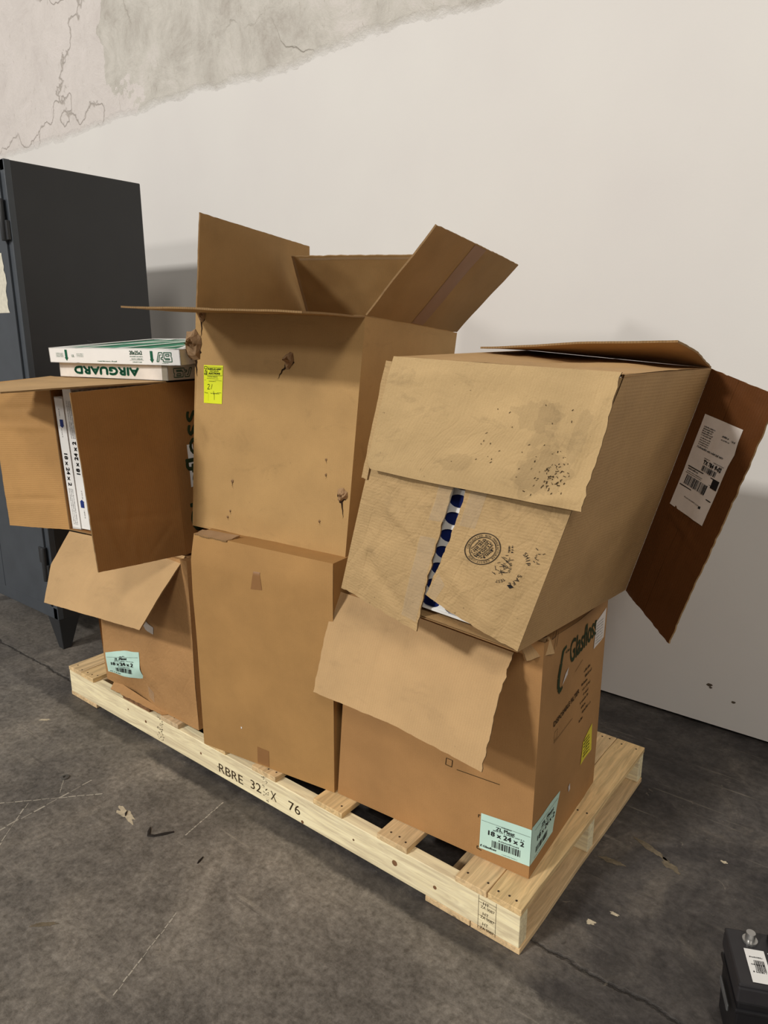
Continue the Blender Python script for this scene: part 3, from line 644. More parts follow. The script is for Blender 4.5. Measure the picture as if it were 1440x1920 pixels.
walls(rl, [(rlf, 't'), (rlr, 't'), (auto(R30, R00, R31, R01, 43, .002), 't'), (auto(R20, R30, R21, R31, 44, .003), 't'), (auto(R30, R20, R00, R10, 45, .001),)], [M_rl, M_edge])
# front flap hanging down
H0, H1, O0, O1 = V((1.312, .094, .7046)), V((1.8309, .1024, .6754)), V((1.3465, -.04, .477)), V((1.853, -.06, .468))
o, s_ = flap(rl, None, None, None, None, M_flap, 46, .006, (.005, .012, .003, .001), [((.16, .0), (.19, .27), -.003, .006), ((.02, 0), (.05, .27), .002, .01), ((.35, .05), (.36, .2), .003, .03)],
     rows=[[O0, O0.lerp(O1, .5)+V((0, .012, .004)), O1], [O0.lerp(H0, .5)+V((0, -.008, .004)), O0.lerp(O1, .5).lerp(H0.lerp(H1, .5), .5), O1.lerp(H1, .5)+V((0, -.01, .004))], [H0, H0.lerp(H1, .5)+V((0, .0, .004)), H1]])
# side flap pushed inwards under the upper box
flap(rl, None, None, None, None, M_rl, 47, .002, (0, 0, 0, .006), rows=[[R11+V((-.002, .02, -.003)), m21+V((-.002, 0, 0)), R21+V((-.002, -.01, 0))], [R11+V((-.05, .10, .012)), m21+V((-.026, .02, .018)), R21+V((-.012, -.02, .026))]], hinge='b')
flap(rl, V((1.35, .112, .690)), V((1.84, .145, .688)), V((1.335, .42, .69)), V((1.82, .44, .676)), M_mti, 48, .004, (.004, .004, .004, .01), hinge='b')
# added side flap between the stacks, blocks light leaking under the tilted box
flap(rl, V((1.312, .53, .690)), V((1.349, .125, .702)), V((1.400, .53, .93)), V((1.420, .14, .93)), M_rl, 50, .003, (.002, .002, .003, .003), hinge='b')
# torn corner scrap
flap(rl, V((1.862, .098, .665)), V((1.90, .165, .668)), V((1.835, .115, .690)), V((1.882, .17, .706)), M_flap, 49, .004, (.006, .006, .008, 0), freq=20)
# printing
ink = Ink(rlf); a = -.02
ink.path([(.323, .209), (.340, .208), (.341, .226), (.324, .227), (.323, .209)], .0016); ink.line((.354, .2065), (.467, .209), .0018)
ink.path([(.424, .112), (.419, .112), (.4195, .105)], .002); ink.path([(.424, .028), (.420, .028), (.42, .022), (.432, .021)], .002); ink.build(M_inkbr, rl)
corner_u = rlf.lu
LF = sub(rlf, (.426, .0255), (corner_u+.0006-.426, .0085), (0, .0935))
lb = sticker(LF, 0, 0, 1, 1, M_mint, rl, 'label', .0012, 8)
ink = Ink(LF)
ink.text('ZL Pleat', .50, .665, .095, 0, .37, 'c', .0035); ink.text('18 x 24 x 2', .52, .47, .125, 0, .70, 'c', .006); ink.bars(.25, .155, .56, .19, 3, 30)
ink.line((.02, .815), (.98, .80), .008); ink.tiny(.42, .78, .2, .032, 4); ink.tiny(.26, .625, .62, .03, 5); ink.tiny(.38, .375, .4, .035, 6)
ink.text('Glasfloss', .07, .075, .055, .0, .27, 'l', .003, .2); ink.path([(.052, .13), (.032, .11), (.03, .08), (.045, .07)], .02); ink.tiny(.46, .045, .3, .018, 9)
ink.build(M_inkb, lb, .0020)
LR = lambda x, y, off=0.: rlr(x*.175, .0345+x*.0+y*.0940+.0*x, off)
def LR(x, y, off=0.):
    lo = .034+.000*x; hi = .1285-.020*x*0
    return rlr(.0+x*(.143+.032*y), lo+(hi-lo)*y, off)
lb2 = sticker(LR, 0, 0, 1, 1, M_mint, rl, 'label', .0012, 8)
ink = Ink(LR); ink.text('ZL Pleat', .6, .66, .10, 0, .5, 'c', .004); ink.text('18 x 24 x 2', .58, .44, .13, 0, .7, 'c', .006); ink.bars(.2, .16, .5, .15, 5, 26); ink.line((.1, .84), (.95, .86), .008); ink.tiny(.3, .6, .55, .03, 5); ink.tiny(.15, .06, .6, .02, 2)
ink.build(M_inkb, lb2, .0020)
ink = Ink(rlr)
ink.text('Glasfloss', .182, .462, .062, .12, .185, 'l', .0012)
pts = [(.150, .517), (.127, .512), (.112, .485), (.105, .452), (.108, .425), (.122, .412), (.136, .420)]
for q in range(len(pts)-1):
    w = (.008, .012, .016, .016, .014, .008)[q]; ink.line(pts[q], pts[q+1], w)
ink.tiny(.145, .50, .03, .006, 3); ink.build(M_inkd, rl, .0015)
ink = Ink(rlr)
ink.line((.225, .428), (.275, .442), .0012); ink.text('DISPOSABLE FILTER', .092, .335, .013, .115, .175, 'l', .0006)
for k in range(9): ink.tiny(.292+.012*math.sin(k*2.1), .40-.017*k, .045+.02*math.sin(k*3.), .008, k+4, .06)
ink.line((.10, .291), (.226, .303), .0012); ink.path([(.101, .296), (.120, .298), (.120, .320), (.101, .318), (.101, .296)], .001)
ink.path([(.052, .578), (.046, .560), (.066, .562), (.068, .585), (.064, .532)], .0018); ink.path([(.082, .570), (.080, .535)], .0018); ink.build(M_inkbr, rl, .0015)
sticker(rlr, 0, 0, 0, 0, M_paper, rl, 'label', .0015, 5, [(.352, .443), (.428, .452), (.434, .535), (.358, .517)])
ink = Ink(rlr)
for k in range(8): ink.tiny(.362, .453+.008*k, .05, .004, k)
ink.build(M_inkfaint, rl, .0022)
sticker(rlr, 0, 0, 0, 0, M_paper, rl, 'torn_sticker', .0017, 4, [(.134, .424), (.166, .440), (.172, .458), (.150, .446)])
s2 = sticker(rlr, 0, 0, 0, 0, plain('yellow_note', (226, 208, 60), .6), rl, 'sticker', .0015, 5, [(.312, .128), (.388, .136), (.392, .212), (.322, .190)])
ink = Ink(rlr)
for k in range(6): ink.tiny(.328, .142+.009*k, .045, .005, k+20)
ink.build(M_inkd, s2, .0022)
sticker(rlr, 0, 0, 0, 0, M_paper, rl, 'torn_sticker', .0016, 3, [(.235, .092), (.245, .096), (.240, .115), (.230, .110)])

# ------------------------------------------------------------------ tilted box on top right
rt = thing('cardboard_box', 'worn pale cardboard box leaning crooked on the right, taped flaps split open', 'box', (1.75, .25, .76), GB)
Q = {'000': V((1.464, -.059, .790)), '001': V((1.604, -.047, 1.316)), '100': V((1.914, -.051, .758)), '101': V((2.069, -.019, 1.295)), '110': V((1.918, .539, .715)), '111': V((2.058, .579, 1.283)), '010': V((1.471, .548, .798)), '011': V((1.594, .552, 1.318))}
side = auto(Q['100'], Q['110'], Q['101'], Q['111'], 51, .006, [((.0, .50), (.2, .42), -.004, .02), ((.1, .15), (.5, .30), .004, .03)])
topm = Q['001'].lerp(Q['101'], .45).lerp(Q['011'].lerp(Q['111'], .45), .5)+V((0, 0, -.012))
tops = Surf([[Q['001'], Q['001'].lerp(Q['101'], .45)+V((0, 0, .002)), Q['101']], [Q['001'].lerp(Q['011'], .5), topm, Q['101'].lerp(Q['111'], .5)+V((0, 0, .003))], [Q['011'], Q['011'].lerp(Q['111'], .45), Q['111']]])
tops.disp = grains(52, .010, 7, [((.1, .1), (.4, .35), .008, .02), ((.3, .05), (.45, .3), -.006, .02)], tops.lu, tops.lv)
walls(rt, [(side, 'r'), (tops, 't'), (auto(Q['010'], Q['000'], Q['011'], Q['001'], 53, .004), 'l'), (auto(Q['010'], Q['110'], Q['000'], Q['100'], 54, .004), 'b')], [M_rts, M_edge])
F0 = quad(Q['000'], Q['100'], Q['001'], Q['101']); fl_, fv_ = F0.lu, F0.lv
def FP(s, t, off=0.): return F0(s*fl_, t*fv_, off)
# lower left flap, torn along its free edge
o, s_ = flap(rt, None, None, None, None, M_rt, 55, .008, (0, .010, .008, 0), [((.02, .28), (.2, .17), .006, .012), ((.05, .10), (.2, .02), -.006, .015), ((.0, .35), (.2, .27), -.005, .012), ((.03, .08), (.06, .2), .004, .01)],
    rows=[[FP(0, 0, .001), FP(.25, -.035, .004), FP(.505, -.06, .010)], [FP(0, .4, .002), FP(.25, .4, .007), FP(.472, .42, .012)], [FP(0.003, 1., .001), FP(.25, .97, .003), FP(.48, .95, .004)]], hinge='l')
sticker(s_, .175, .02, .214, .20, M_tapew, o, 'tape', .0012, 10); 
sticker(s_, .185, .235, .222, .33, M_tapew, o, 'tape', .0012, 8)
# lower right flap with the stamp
o, s_ = flap(rt, None, None, None, None, M_rt, 56, .007, (.008, 0, .006, 0), [((.0, .1), (.15, .02), .006, .015), ((.05, .3), (.2, .22), -.005, .015), ((.15, .02), (.18, .2), .004, .02), ((.19, .03), (.21, .08), .008, .01)],
    rows=[[FP(.50, .113, .014), FP(.66, .067, .010), FP(1., .0, .002)], [FP(.525, .35, .010), FP(.72, .35, .008), FP(1.0, .35, .002)], [FP(.545, .98, .003), FP(.75, .98, .003), FP(.997, .99, .002)]], hinge='r')
sticker(s_, .012, .20, .045, .31, M_tapew, o, 'tape', .0012, 8)
sticker(s_, 0, 0, 0, 0, M_tapew, o, 'tape', .0012, 8, [(.004, .01), (.03, .0), (.035, .05), (.01, .07)])
def FS(x, y, off=0.):
    # metres on the front opening plane, carried by the flap surface
    return F0(x, y, off+.016+.0)
flap(rt, FP(-.035, .50, -.004), FP(.015, .50, .006), FP(-.045, .985, -.006), FP(.012, .985, .010), M_rt, 61, .003, (.003, 0, .01, .004), hinge='r', freq=24)
cu_, cv_ = .318, .190
# printed stamp, set directly on the flap
def onflap(x, y, off=0.):
    u = (x/fl_-.53)/.47*s_.lu; v = (y/fv_-.05)/.94*s_.lv
    return s_(u, v, off)
ink = Ink(onflap)
ink.ring(cu_, cv_, .0345, .0345, .0016, 60); ink.ring(cu_, cv_, .0255, .0255, .0012, 60)
t = 'CORRUGATED BOX MANUFACTURER CERTIFICATE'
for k, ch in enumerate(t):
    if ch == ' ': continue
    a = math.pi*1.05-k*.146; ink.text(ch, cu_+.0278*math.cos(a), cv_+.0278*math.sin(a), .0046, a-math.pi/2, None, 'c')
r_ = random.Random(2); A_ = 1.15
for k in range(9):
    y = -.018+.0044*k; hw = math.sqrt(max(0, .022**2-y*y)); 
    ux, uy = math.cos(A_), math.sin(A_)
    ink.tiny(cu_-ux*hw-uy*y, cv_-uy*hw+ux*y, hw*2, .0032 if k % 3 else .0044, k+2, A_)
def arc_text(txt, cx_, cy_, r, a0, da, h):
    for k, ch in enumerate(txt):
        if ch != ' ':
            a = a0+da*k; ink.text(ch, cx_+r*math.cos(a), cy_+r*math.sin(a), h, a-math.pi/2, None, 'c')
arc_text('SHIP', .389, .176, .026, 1.05, -.25, .008); arc_text('SAFE', .386, .160, .022, .0, -.32, .008)
arc_text('PRINT', .372, .165, .014, .75, -.25, .005); arc_text('TEST', .372, .150, .012, -.5, -.32, .006)
ink.tiny(.372, .212, .018, .004, 31, -1.3); ink.tiny(.366, .210, .014, .004, 32, -1.3)
for q in range(26):
    x, y = .368+r_.uniform(-.012, .010), .172+r_.uniform(-.024, .018); a = r_.uniform(-1.4, 1.0); L_ = r_.uniform(.004, .013)
    ink.line((x, y), (x+L_*math.cos(a), y+L_*math.sin(a)), .0009)
ink.poly([(.396, .136), (.404, .132), (.410, .137), (.402, .140)])
for q in range(10):
    x, y = .432+r_.uniform(-.008, .006), .205+r_.uniform(-.02, .012); ink.line((x, y), (x+r_.uniform(-.006, .006), y+r_.uniform(-.004, .006)), .001)
ink.build(M_inkb, o, .0016)
# large pale flap hanging over them
tl_, tr_ = FP(.018, 1.003, .012), FP(.998, 1.008, .012)
o, s_ = flap(rt, None, None, None, None, M_rtt, 57, .006, (0, .010, .0, .001), [((.02, .22), (.22, .24), .003, .012), ((.42, .03), (.44, .2), .005, .01), ((.38, .0), (.44, .02), .006, .012), ((.25, .24), (.44, .22), .003, .012)],
    rows=[[FP(.045, .560, .020), FP(.35, .555, .022), FP(1.06, .565, .030)], [FP(.02, .59, .021), FP(.35, .60, .022), FP(1.055, .60, .030)], [FP(.016, .80, .020), FP(.5, .8, .022), FP(1.03, .8, .026)], [tl_, FP(.5, 1.004, .013), tr_]])
ink = Ink(s_); r_ = random.Random(12)
for q in range(70):
    x, y = .40+r_.gauss(0, .016), .055+r_.gauss(0, .022); a = r_.uniform(0, 3)
    if x > .455: continue
    ink.line((x, y), (x+r_.uniform(.001, .005)*math.cos(a), y+.004*math.sin(a)), r_.uniform(.0006, .0016))
for q in range(26):
    x, y = r_.uniform(.2, .42), r_.uniform(.03, .2); ink.line((x, y), (x+r_.uniform(-.003, .003), y+r_.uniform(.001, .004)), .0012)
ink.build(M_inkbr, o, .0012, 'smudge')
M_grime = clear('grime', (70, 62, 56), .065); M_grime.node_tree.nodes['Principled BSDF'].inputs['Roughness'].default_value = .9; M_grime.node_tree.nodes['Principled BSDF'].inputs['Specular IOR Level'].default_value = .1
for k, (gx, gy, ga, gb) in enumerate(((.385, .06, .050, .045), (.375, .07, .036, .050), (.32, .17, .055, .028), (.345, .15, .026, .045), (.22, .05, .03, .02), (.42, .14, .016, .05))):
    mb = MB(); n = 40
    mb.face([s_(gx+ga*c_*math.cos(t_), gy+gb*c_*math.sin(t_), .0007+.00012*k) for t_ in [2*math.pi*q/n for q in range(n)] for c_ in [1+.5*noise.noise(V((math.cos(t_)*2, math.sin(t_)*2, k*3.)))+.35*noise.noise(V((math.cos(t_)*7, math.sin(t_)*7, k*3.)))]])
    mb.build('grime_stain', M_grime, o)
# rear right flap with shipping label
P00, P10, P01, P11 = V((2.067, .424, .645)), V((1.918, .539, .713)), V((2.224, .470, 1.235)), V((2.058, .579, 1.283))
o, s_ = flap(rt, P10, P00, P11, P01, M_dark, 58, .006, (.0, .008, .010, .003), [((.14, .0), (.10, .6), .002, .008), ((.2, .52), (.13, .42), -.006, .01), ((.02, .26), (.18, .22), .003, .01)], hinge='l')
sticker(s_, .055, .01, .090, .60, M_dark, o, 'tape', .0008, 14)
LB = lambda x, y, off=0.: s_(.035+.118*x, .271+.23*y+.007*x, off)
pl = sticker(LB, 0, 0, 1, 1, M_paper, o, 'shipping_label', .0014, 8)
pl.parent = rt; pl.matrix_parent_inverse = Matrix.Translation(-V(rt.location))
ink = Ink(LB)
# the label is read with its head towards the top of the flap
for k in range(5): ink.tiny(.10, .88-.022*k, .30-.02*(k % 3), .014, k+3)
for k in range(4): ink.tiny(.12, .765-.022*k, .27, .012, k+13)
ink.tiny(.12, .665, .75, .022, 40); ink.tiny(.62, .86, .16, .02, 41); ink.tiny(.62, .83, .2, .012, 42); ink.tiny(.86, .85, .09, .02, 43)
ink.line((.40, .600), (.93, .600), .004); ink.text('TX 784 9-02', .42, .545, .038, 0, .48, 'l', .004); ink.bars(.44, .475, .38, .055, 7, 20)
ink.line((.08, .455), (.97, .455), .010); ink.rect(.80, .365, .17, .085); ink.tiny(.1, .425, .3, .018, 51); ink.tiny(.1, .40, .45, .01, 52); ink.line((.08, .385), (.80, .385), .004)
ink.bars(.14, .27, .62, .10, 9, 34); ink.line((.05, .245), (.96, .245), .010); ink.tiny(.3, .15, .5, .01, 53); ink.rect(.75, .13, .05, .02)
ink.build(M_inkb, pl, .0022)
flap(rt, Q['010']+V((-.17, .06, .02)), Q['010'], Q['011']+V((-.16, .06, -.03)), Q['011']+V((0, .002, -.012)), M_rts, 60, .004, (.004, 0, .004, .003), hinge='r')  # added unseen rear left flap, stops light coming through beside the middle stack
# rear top flap folded forward over the box
w0, w1 = V((1.597, .305, 1.329)), V((2.048, .335, 1.349))
flap(rt, None, None, None, None, M_rts, 59, .003, (.004, .006, .004, 0), rows=[[w0, w0.lerp(w1, .6)+V((0, 0, .004)), w1], [Q['011'].lerp(w0, .4)+V((0, 0, .004)), Q['011'].lerp(Q['111'], .6).lerp(w0.lerp(w1, .6), .4)+V((0, 0, .004)), Q['111'].lerp(w1, .5)+V((.006, 0, .006))], [Q['011']+V((0, .004, .005)), Q['011'].lerp(Q['111'], .6)+V((0, .004, .005)), Q['111']+V((0, .004, .004))]])

# ------------------------------------------------------------------ pleated filters with oval die cut faces inside the tilted box
def oval_filter(depth, label):
    f = thing('air_filter', label, 'filter', FP(.5, .5, -depth), 'navy pleated filters packed in the tilted box')
    s0, s1, u0, u1 = .05, .95, .03, .96
    O = FP(s0, u0, -depth); X = FP(s1, u0, -depth)-O; Y = FP(s0, u1, -depth)-O; n = F0.n
    mb = MB(); mb.obox(O-n*.040, X, Y, n*.030); mb.build('pleated_media', M_navy, f)
    lw, lh = X.length, Y.length; x_, y_ = X.normalized(), Y.normalized(); mb = MB()
    nx, ny = 7, 13; cw, ch = lw/nx, lh/ny
    for i in range(nx):
        for j in range(ny):
            cx_, cy_ = (i+.5)*cw, (j+.5)*ch; k = 20
            for q in range(k):
                a, b_ = 2*math.pi*q/k, 2*math.pi*(q+1)/k
                def sq(t):
                    c, s = math.cos(t), math.sin(t); m = max(abs(c), abs(s)); return (cx_+cw/2*c/m, cy_+ch/2*s/m)
                def el(t): return (cx_+cw*.40*math.cos(t), cy_+ch*.37*math.sin(t))
                pts = [el(a), sq(a), sq(b_), el(b_)]
                mb.face([O+x_*p[0]+y_*p[1]-n*.006 for p in pts]); 
                e0, e1 = el(a), el(b_); mb.face([O+x_*e0[0]+y_*e0[1]-n*.006, O+x_*e1[0]+y_*e1[1]-n*.006, O+x_*e1[0]+y_*e1[1]-n*.0085, O+x_*e0[0]+y_*e0[1]-n*.0085])
    w = .006
    for (p, ax, ay) in ((O-n*.044, x_*lw, y_*w), (O-n*.044+y_*(lh-w), x_*lw, y_*w), (O-n*.044, x_*w, y_*lh), (O-n*.044+x_*(lw-w), x_*w, y_*lh)): mb.obox(p, ax, ay, n*.040)
    mb.build('frame', M_white, f)
oval_filter(.012, 'white framed filter with navy ovals seen through the gap of the tilted box')
oval_filter(.062, 'second navy filter packed directly behind the one in the gap')

# ------------------------------------------------------------------ lower left box, crushed
ll = thing('cardboard_box', 'crushed brown cardboard box at the left end of the pallet with a crumpled mint label', 'box', (.5, .3, .122), GB)
g0, g1, g2, g3 = V((.266, .006, .150)), V((.40, .035, .1235)), V((.55, .018, .1225)), V((.770, .022, .1225))
h0, h1, h2, h3 = V((.262, .004, .24)), V((.40, -.004, .26)), V((.55, -.006, .27)), V((.770, .018, .28))
i0, i1, i2, i3 = V((.258, .010, .40)), V((.40, .020, .42)), V((.55, .004, .43)), V((.770, .020, .44))
k0, k1, k2, k3 = V((.235, .0, .690)), V((.40, .008, .692)), V((.55, .012, .693)), V((.769, .020, .694))
llf = Surf([[g0, g1, g2, g3], [h0, h1, h2, h3], [i0, i1, i2, i3], [k0, k1, k2, k3]])
llf.disp = grains(61, .008, 7, [((.24, .02), (.26, .13), -.010, .012), ((.26, .13), (.5, .0), .006, .02), ((.10, .06), (.24, .12), .008, .02), ((.3, .40), (.5, .28), -.006, .012), ((.28, .2), (.32, .33), .006, .02)], llf.lu, llf.lv)
bk = V((.0, .50, 0))
k3b = k3+bk; k0b = V((.19, .5, .692)); g3b = g3+bk+V((0, 0, 0)); g0b = V((.20, .5, .1235))
walls(ll, [(llf,), (auto(g3, g3b, k3, k3b, 62, .004),), (auto(g0b, g0, k0b, k0, 63, .006),), (auto(g3b, g0b, k3b, k0b, 64, .003),), (auto(k0, k3, k0b, k3b, 65, .002),)], [M_ll, M_edge])
# crushed bottom skirt sticking out under the front
flap(ll, V((.30, -.006, .1225)), V((.60, .004, .1225)), V((.29, .02, .150)), V((.62, .020, .124)), M_ll, 66, .004, (.01, .02, .008, 0), freq=18)
LL_ = sub(llf, (.014, .034+.0), (.232, .022), (.006, .094))
def LLm(x, y, off=0.): return llf(.016+.235*x, (.052+.045*x)*(1-y)+(.150+.045*x)*y-.0, off)
lb = sticker(LLm, 0, 0, 1, 1, M_mint, ll, 'label', .0016, 16)
ink = Ink(LLm)
ink.text('ZL Pleat', .47, .665, .095, 0, .36, 'c', .003); ink.text('18 x 24 x 2', .50, .44, .13, 0, .68, 'c', .006); ink.bars(.27, .16, .5, .17, 3, 30); ink.line((.03, .82), (.97, .80), .008)
ink.tiny(.42, .78, .16, .03, 4); ink.tiny(.26, .61, .6, .025, 5); ink.tiny(.36, .36, .36, .03, 6); ink.tiny(.06, .06, .34, .05, 7); ink.build(M_inkb, lb, .0032)
sticker(llf, 0, 0, 0, 0, M_tapef, ll, 'tape', .0015, 6, [(.262, .30), (.335, .275), (.338, .300), (.262, .335)])
sticker(llf, 0, 0, 0, 0, M_tapew, ll, 'tape', .0012, 6, [(.255, .03), (.29, .02), (.30, .06), (.262, .08)])

# ------------------------------------------------------------------ upper left box lying open to the front
ul = thing('cardboard_box', 'brown cardboard box holding white filters, open to the front, on the crushed left box', 'box', (.45, .3, .70), GB)
B0, B1, C0_, C1_ = V((.184, -.03, .702)), V((.74, .04, .704)), V((.134, -.02, 1.219)), V((.692, .05, 1.221))
bk = V((-.06, .50, 0)); B0b, B1b, C0b, C1b = B0+bk, B1+bk, C0_+bk, C1_+bk
ulr = auto(B1, B1b, C1_, C1b, 71, .003)
walls(ul, [(ulr, 'l'), (auto(B0b, B0, C0b, C0_, 72, .003), 'r'), (auto(B1b, B0b, C1b, C0b, 73, .003),), (auto(C0_, C1_, C0b, C1b, 74, .0015), 'b'), (auto(B0b, B1b, B0, B1, 75, .001), 't')], [M_ul, M_edge])
flap(ul, V((.72, -.236, .717)), B1, V((.72, -.263, 1.213)), C1_, M_ul, 76, .003, (.002, 0, .002, .002), [((.0, .15), (.29, .13), -.003, .008), ((.08, .0), (.02, .2), .003, .01), ((.1, .1), (.12, .2), .003, .01), ((.17, .02), (.26, .1), -.003, .008), ((.12, .0), (.13, .1), .002, .01)], hinge='r')
flap(ul, V((-.09, -.108, .688)), B0, V((-.085, -.115, 1.200)), C0_+V((0, 0, -.012)), M_ulf, 77, .004, (.003, 0, .003, .002), [((.0, .36), (.3, .35), .004, .010), ((.0, .10), (.3, .11), -.004, .008), ((.02, .42), (.25, .42), -.003, .01)], hinge='r')
flap(ul, V((.30, -.30, 1.2135)), V((.583, -.3755, 1.2150)), C0_+V((.004, 0, .004)), C1_+V((0, 0, .004)), M_flap, 78, .0015, (.004, .003, .004, 0))
flap(ul, V((.02, -.22, 1.2000)), V((.29, -.285, 1.2070)), C0_+V((-.02, .02, .003)), C0_+V((.08, .01, .002)), M_ulf, 79, .0015, (.008, .004, .006, 0))
flap(ul, None, None, None, None, M_flap, 80, .003, (.002, .002, .002, 0), [((.17, .0), (.23, .27), -.003, .008), ((.20, .0), (.26, .27), .003, .008)],
     rows=[[V((.229, -.168, .488)), V((.729, -.132, .511))], [V((.195, -.115, .60)), V((.742, -.055, .61))], [B0+V((0, -.001, -.004)), B1+V((0, -.001, -.004))]])
ink = Ink(ulr)
ink.text('Glasfloss', .105, .060, .066, math.pi/2, .37, 'l', .0014); ink.build(M_inkd, ul, .0016)
sticker(ulr, .052, .20, .075, .33, M_white, ul, 'label', .0014, 6)
# filters standing in the box
def standing_filter(x, y0, z0, tilt, label, mirror=False, printing=True, h=.45):
    f = thing('air_filter', label, 'filter', (x, y0+.2, z0), 'white framed filters standing in the open left box')
    ax = V((.99, .12, 0))*.044; ay = V((-.12, .99, 0))*.45; az = V((-.098+tilt, .01, 1)).normalized()*h; o = V((x, y0, z0))
    mb = MB(); mb.obox(o, ax, ay*.01, az); mb.obox(o+ay*.99, ax, ay*.01, az); mb.obox(o, ax, ay, az*.012); mb.obox(o+az*.988, ax, ay, az*.012)
    mb.obox(o+ay*.01, ax*.04, ay*.98, az*.05); mb.obox(o+ay*.01+az*.95, ax*.04, ay*.98, az*.05); fr = mb.build('frame', M_white, f, .001)
    mb = MB(); n = 24
    for i in range(n):
        a, b_ = i/n, (i+1)/n; m_ = (a+b_)/2
        P = lambda s, w, t: o+ax*w+ay*(.012+.976*s)+az*t
        mb.face([P(a, .1, .012), P(m_, .9, .012), P(m_, .9, .988), P(a, .1, .988)]); mb.face([P(m_, .9, .012), P(b_, .1, .012), P(b_, .1, .988), P(m_, .9, .988)])
    mb.build('pleated_media', M_white, f)
    if printing:
        nn = -V((-.12, .99, 0)).normalized()
        L_ = az.length
        # frame running down (or up) the strip
        def fn(u, v, off=0.):
            if mirror: return o+az.normalized()*u+ax.normalized()*(.044-v)+nn*off
            return o+az.normalized()*(L_-u)+ax.normalized()*v+nn*off
        ink = Ink(fn); ink.text('18 x 24 x 2', .19, .012, .017, 0, .11, 'l', .0009); ink.build(M_inkb, fr, .0008)
        ink = Ink(fn); ink.rect(.075, .014, .02, .018); ink.poly([(.095, .010), (.103, .023), (.095, .034)]); ink.build(M_inkblue, fr, .0008)
        ink = Ink(fn)
        for k in range(3): ink.tiny(.31, .010+.009*k, .125, .004, k+int(x*100))
        ink.tiny(.105, .016, .03, .004, 1); ink.tiny(.04, .016, .03, .004, 2); ink.build(M_inkgrey, fr, .0008)
standing_filter(.190, -.020, .708, .01, 'leftmost of the white filters standing in the open left box')
standing_filter(.236, -.012, .712, .01, 'second white filter from the left in the open left box', True, True, .475)
standing_filter(.282, -.006, .709, .01, 'third white filter in the open left box, half behind the side flap', False, False)
# ------------------------------------------------------------------ two filters lying on top
def flat_filter(o, ax, ay, az, label, bottom, scuffed):
    o, ax, ay, az = V(o), V(ax), V(ay), V(az)
    f = thing('air_filter', label, 'filter', o+ax/2+ay/2, 'white framed filters lying on the left box')
    mb = MB(); w = .012; X, Y = ax.normalized(), ay.normalized()
    mb.obox(o, ax, Y*.003, az); mb.obox(o+ay-Y*.003, ax, Y*.003, az); mb.obox(o, X*.003, ay, az); mb.obox(o+ax-X*.003, X*.003, ay, az)
    for zz in (0., 1.-.03):
        for (p, a, b_) in ((o, ax, Y*.025), (o+ay-Y*.025, ax, Y*.025), (o, X*.025, ay), (o+ax-X*.025, X*.025, ay), (o+ax*.49, X*.02, ay), (o+ax*.22, X*.012, ay), (o+ax*.76, X*.012, ay)):
            mb.obox(p+az*zz, a, b_, az*.03)
        # diagonal straps
        d = (ax*.5+ay); mb.obox(o+az*zz, X*.02, d, az*.03); d2 = (ax*-.5+ay); mb.obox(o+ax+az*zz-X*.02, X*.02, d2, az*.03)
    fr = mb.build('frame', M_whited if scuffed else M_white, f)
    mb = MB(); n = 40
    for i in range(n):
        a, b_ = i/n, (i+1)/n; m_ = (a+b_)/2
        P = lambda s, t: o+ax*(.012+.976*s)+az*t
        yy = ay*.97+Y*.0
        mb.face([P(a, .15), P(m_, .92), P(m_, .92)+yy, P(a, .15)+yy]); mb.face([P(m_, .92), P(b_, .15), P(b_, .15)+yy, P(m_, .92)+yy])
    mb.build('pleated_media', M_mintmedia, f)
    return f, fr
ax = V((.984, .165, 0)).normalized()*.475; ay = V((-.165, .984, 0)).normalized()*.44
f1, fr = flat_filter((.227, -.024, 1.2265), ax, ay, (0, 0, .044), 'lower white filter on the left box, its side reading AIRGUARD upside down', False, True)
o1 = V((.227, -.024, 1.2265)); X = ax.normalized(); nY = -ay.normalized()
fn = lambda u, v, off=0.: o1+ax-X*u+V((0, 0, .044-v))+nY*off     # upside-down lettering
ink = Ink(fn); ink.text('AIRGUARD', .118, .011, .022, 0, .285, 'l', .0022); ink.build(M_inkg, fr, .001)
sticker(lambda u, v, off=0.: o1+X*u+V((0, 0, v))+nY*off, .452, .0, .474, .044, plain('bare_chipboard', (150, 142, 126), .9), fr, 'torn_corner', .0008, 3)
def logo(ink, u, v, h, w):
    # outlined A, then S made of two steps
    P = lambda x, y: (u+x*w, v+y*h)
    lw = h*.09
    ink.path([P(0, 0), P(.16, 1), P(.40, 1), P(.40, .45), P(.30, .45), P(.28, .25), P(.42, .25)], lw); ink.path([P(0, 0), P(.12, 0), P(.22, .75), P(.30, .75)], lw)
    ink.path([P(.42, 0), P(.42, .25)], lw); ink.path([P(.50, 1), P(1, 1), P(.96, .55), P(1, .5), P(1, 0), P(.42, 0)], lw); ink.path([P(.50, 1), P(.50, .35), P(.85, .35), P(.85, .22), P(.55, .22)], lw); ink.path([P(.62, .82), P(.85, .82), P(.83, .62), P(.62, .62), P(.62, .82)], lw)
fn = lambda u, v, off=0.: o1+ax+ay.normalized()*(.11-u)+V((0, 0, .044-v))+X*off
ink = Ink(fn); logo(ink, .012, .010, .026, .075); ink.build(M_inkg, fr, .001)
ax2 = V((.982, .19, 0)).normalized()*.548; ay2 = V((-.19, .982, .055)).normalized()*.46; o2 = V((.225, -.051, 1.2715))
f2, fr = flat_filter(o2, ax2, ay2, (0, -.002, .0455), 'topmost white filter on the left box, marked 20x25x2 with green arrows', False, False)
X = ax2.normalized(); nY = V((.19, -.982, 0)).normalized()
fn = lambda u, v, off=0.: o2+X*u+V((0, -.002*v/.0455, v))+nY*off
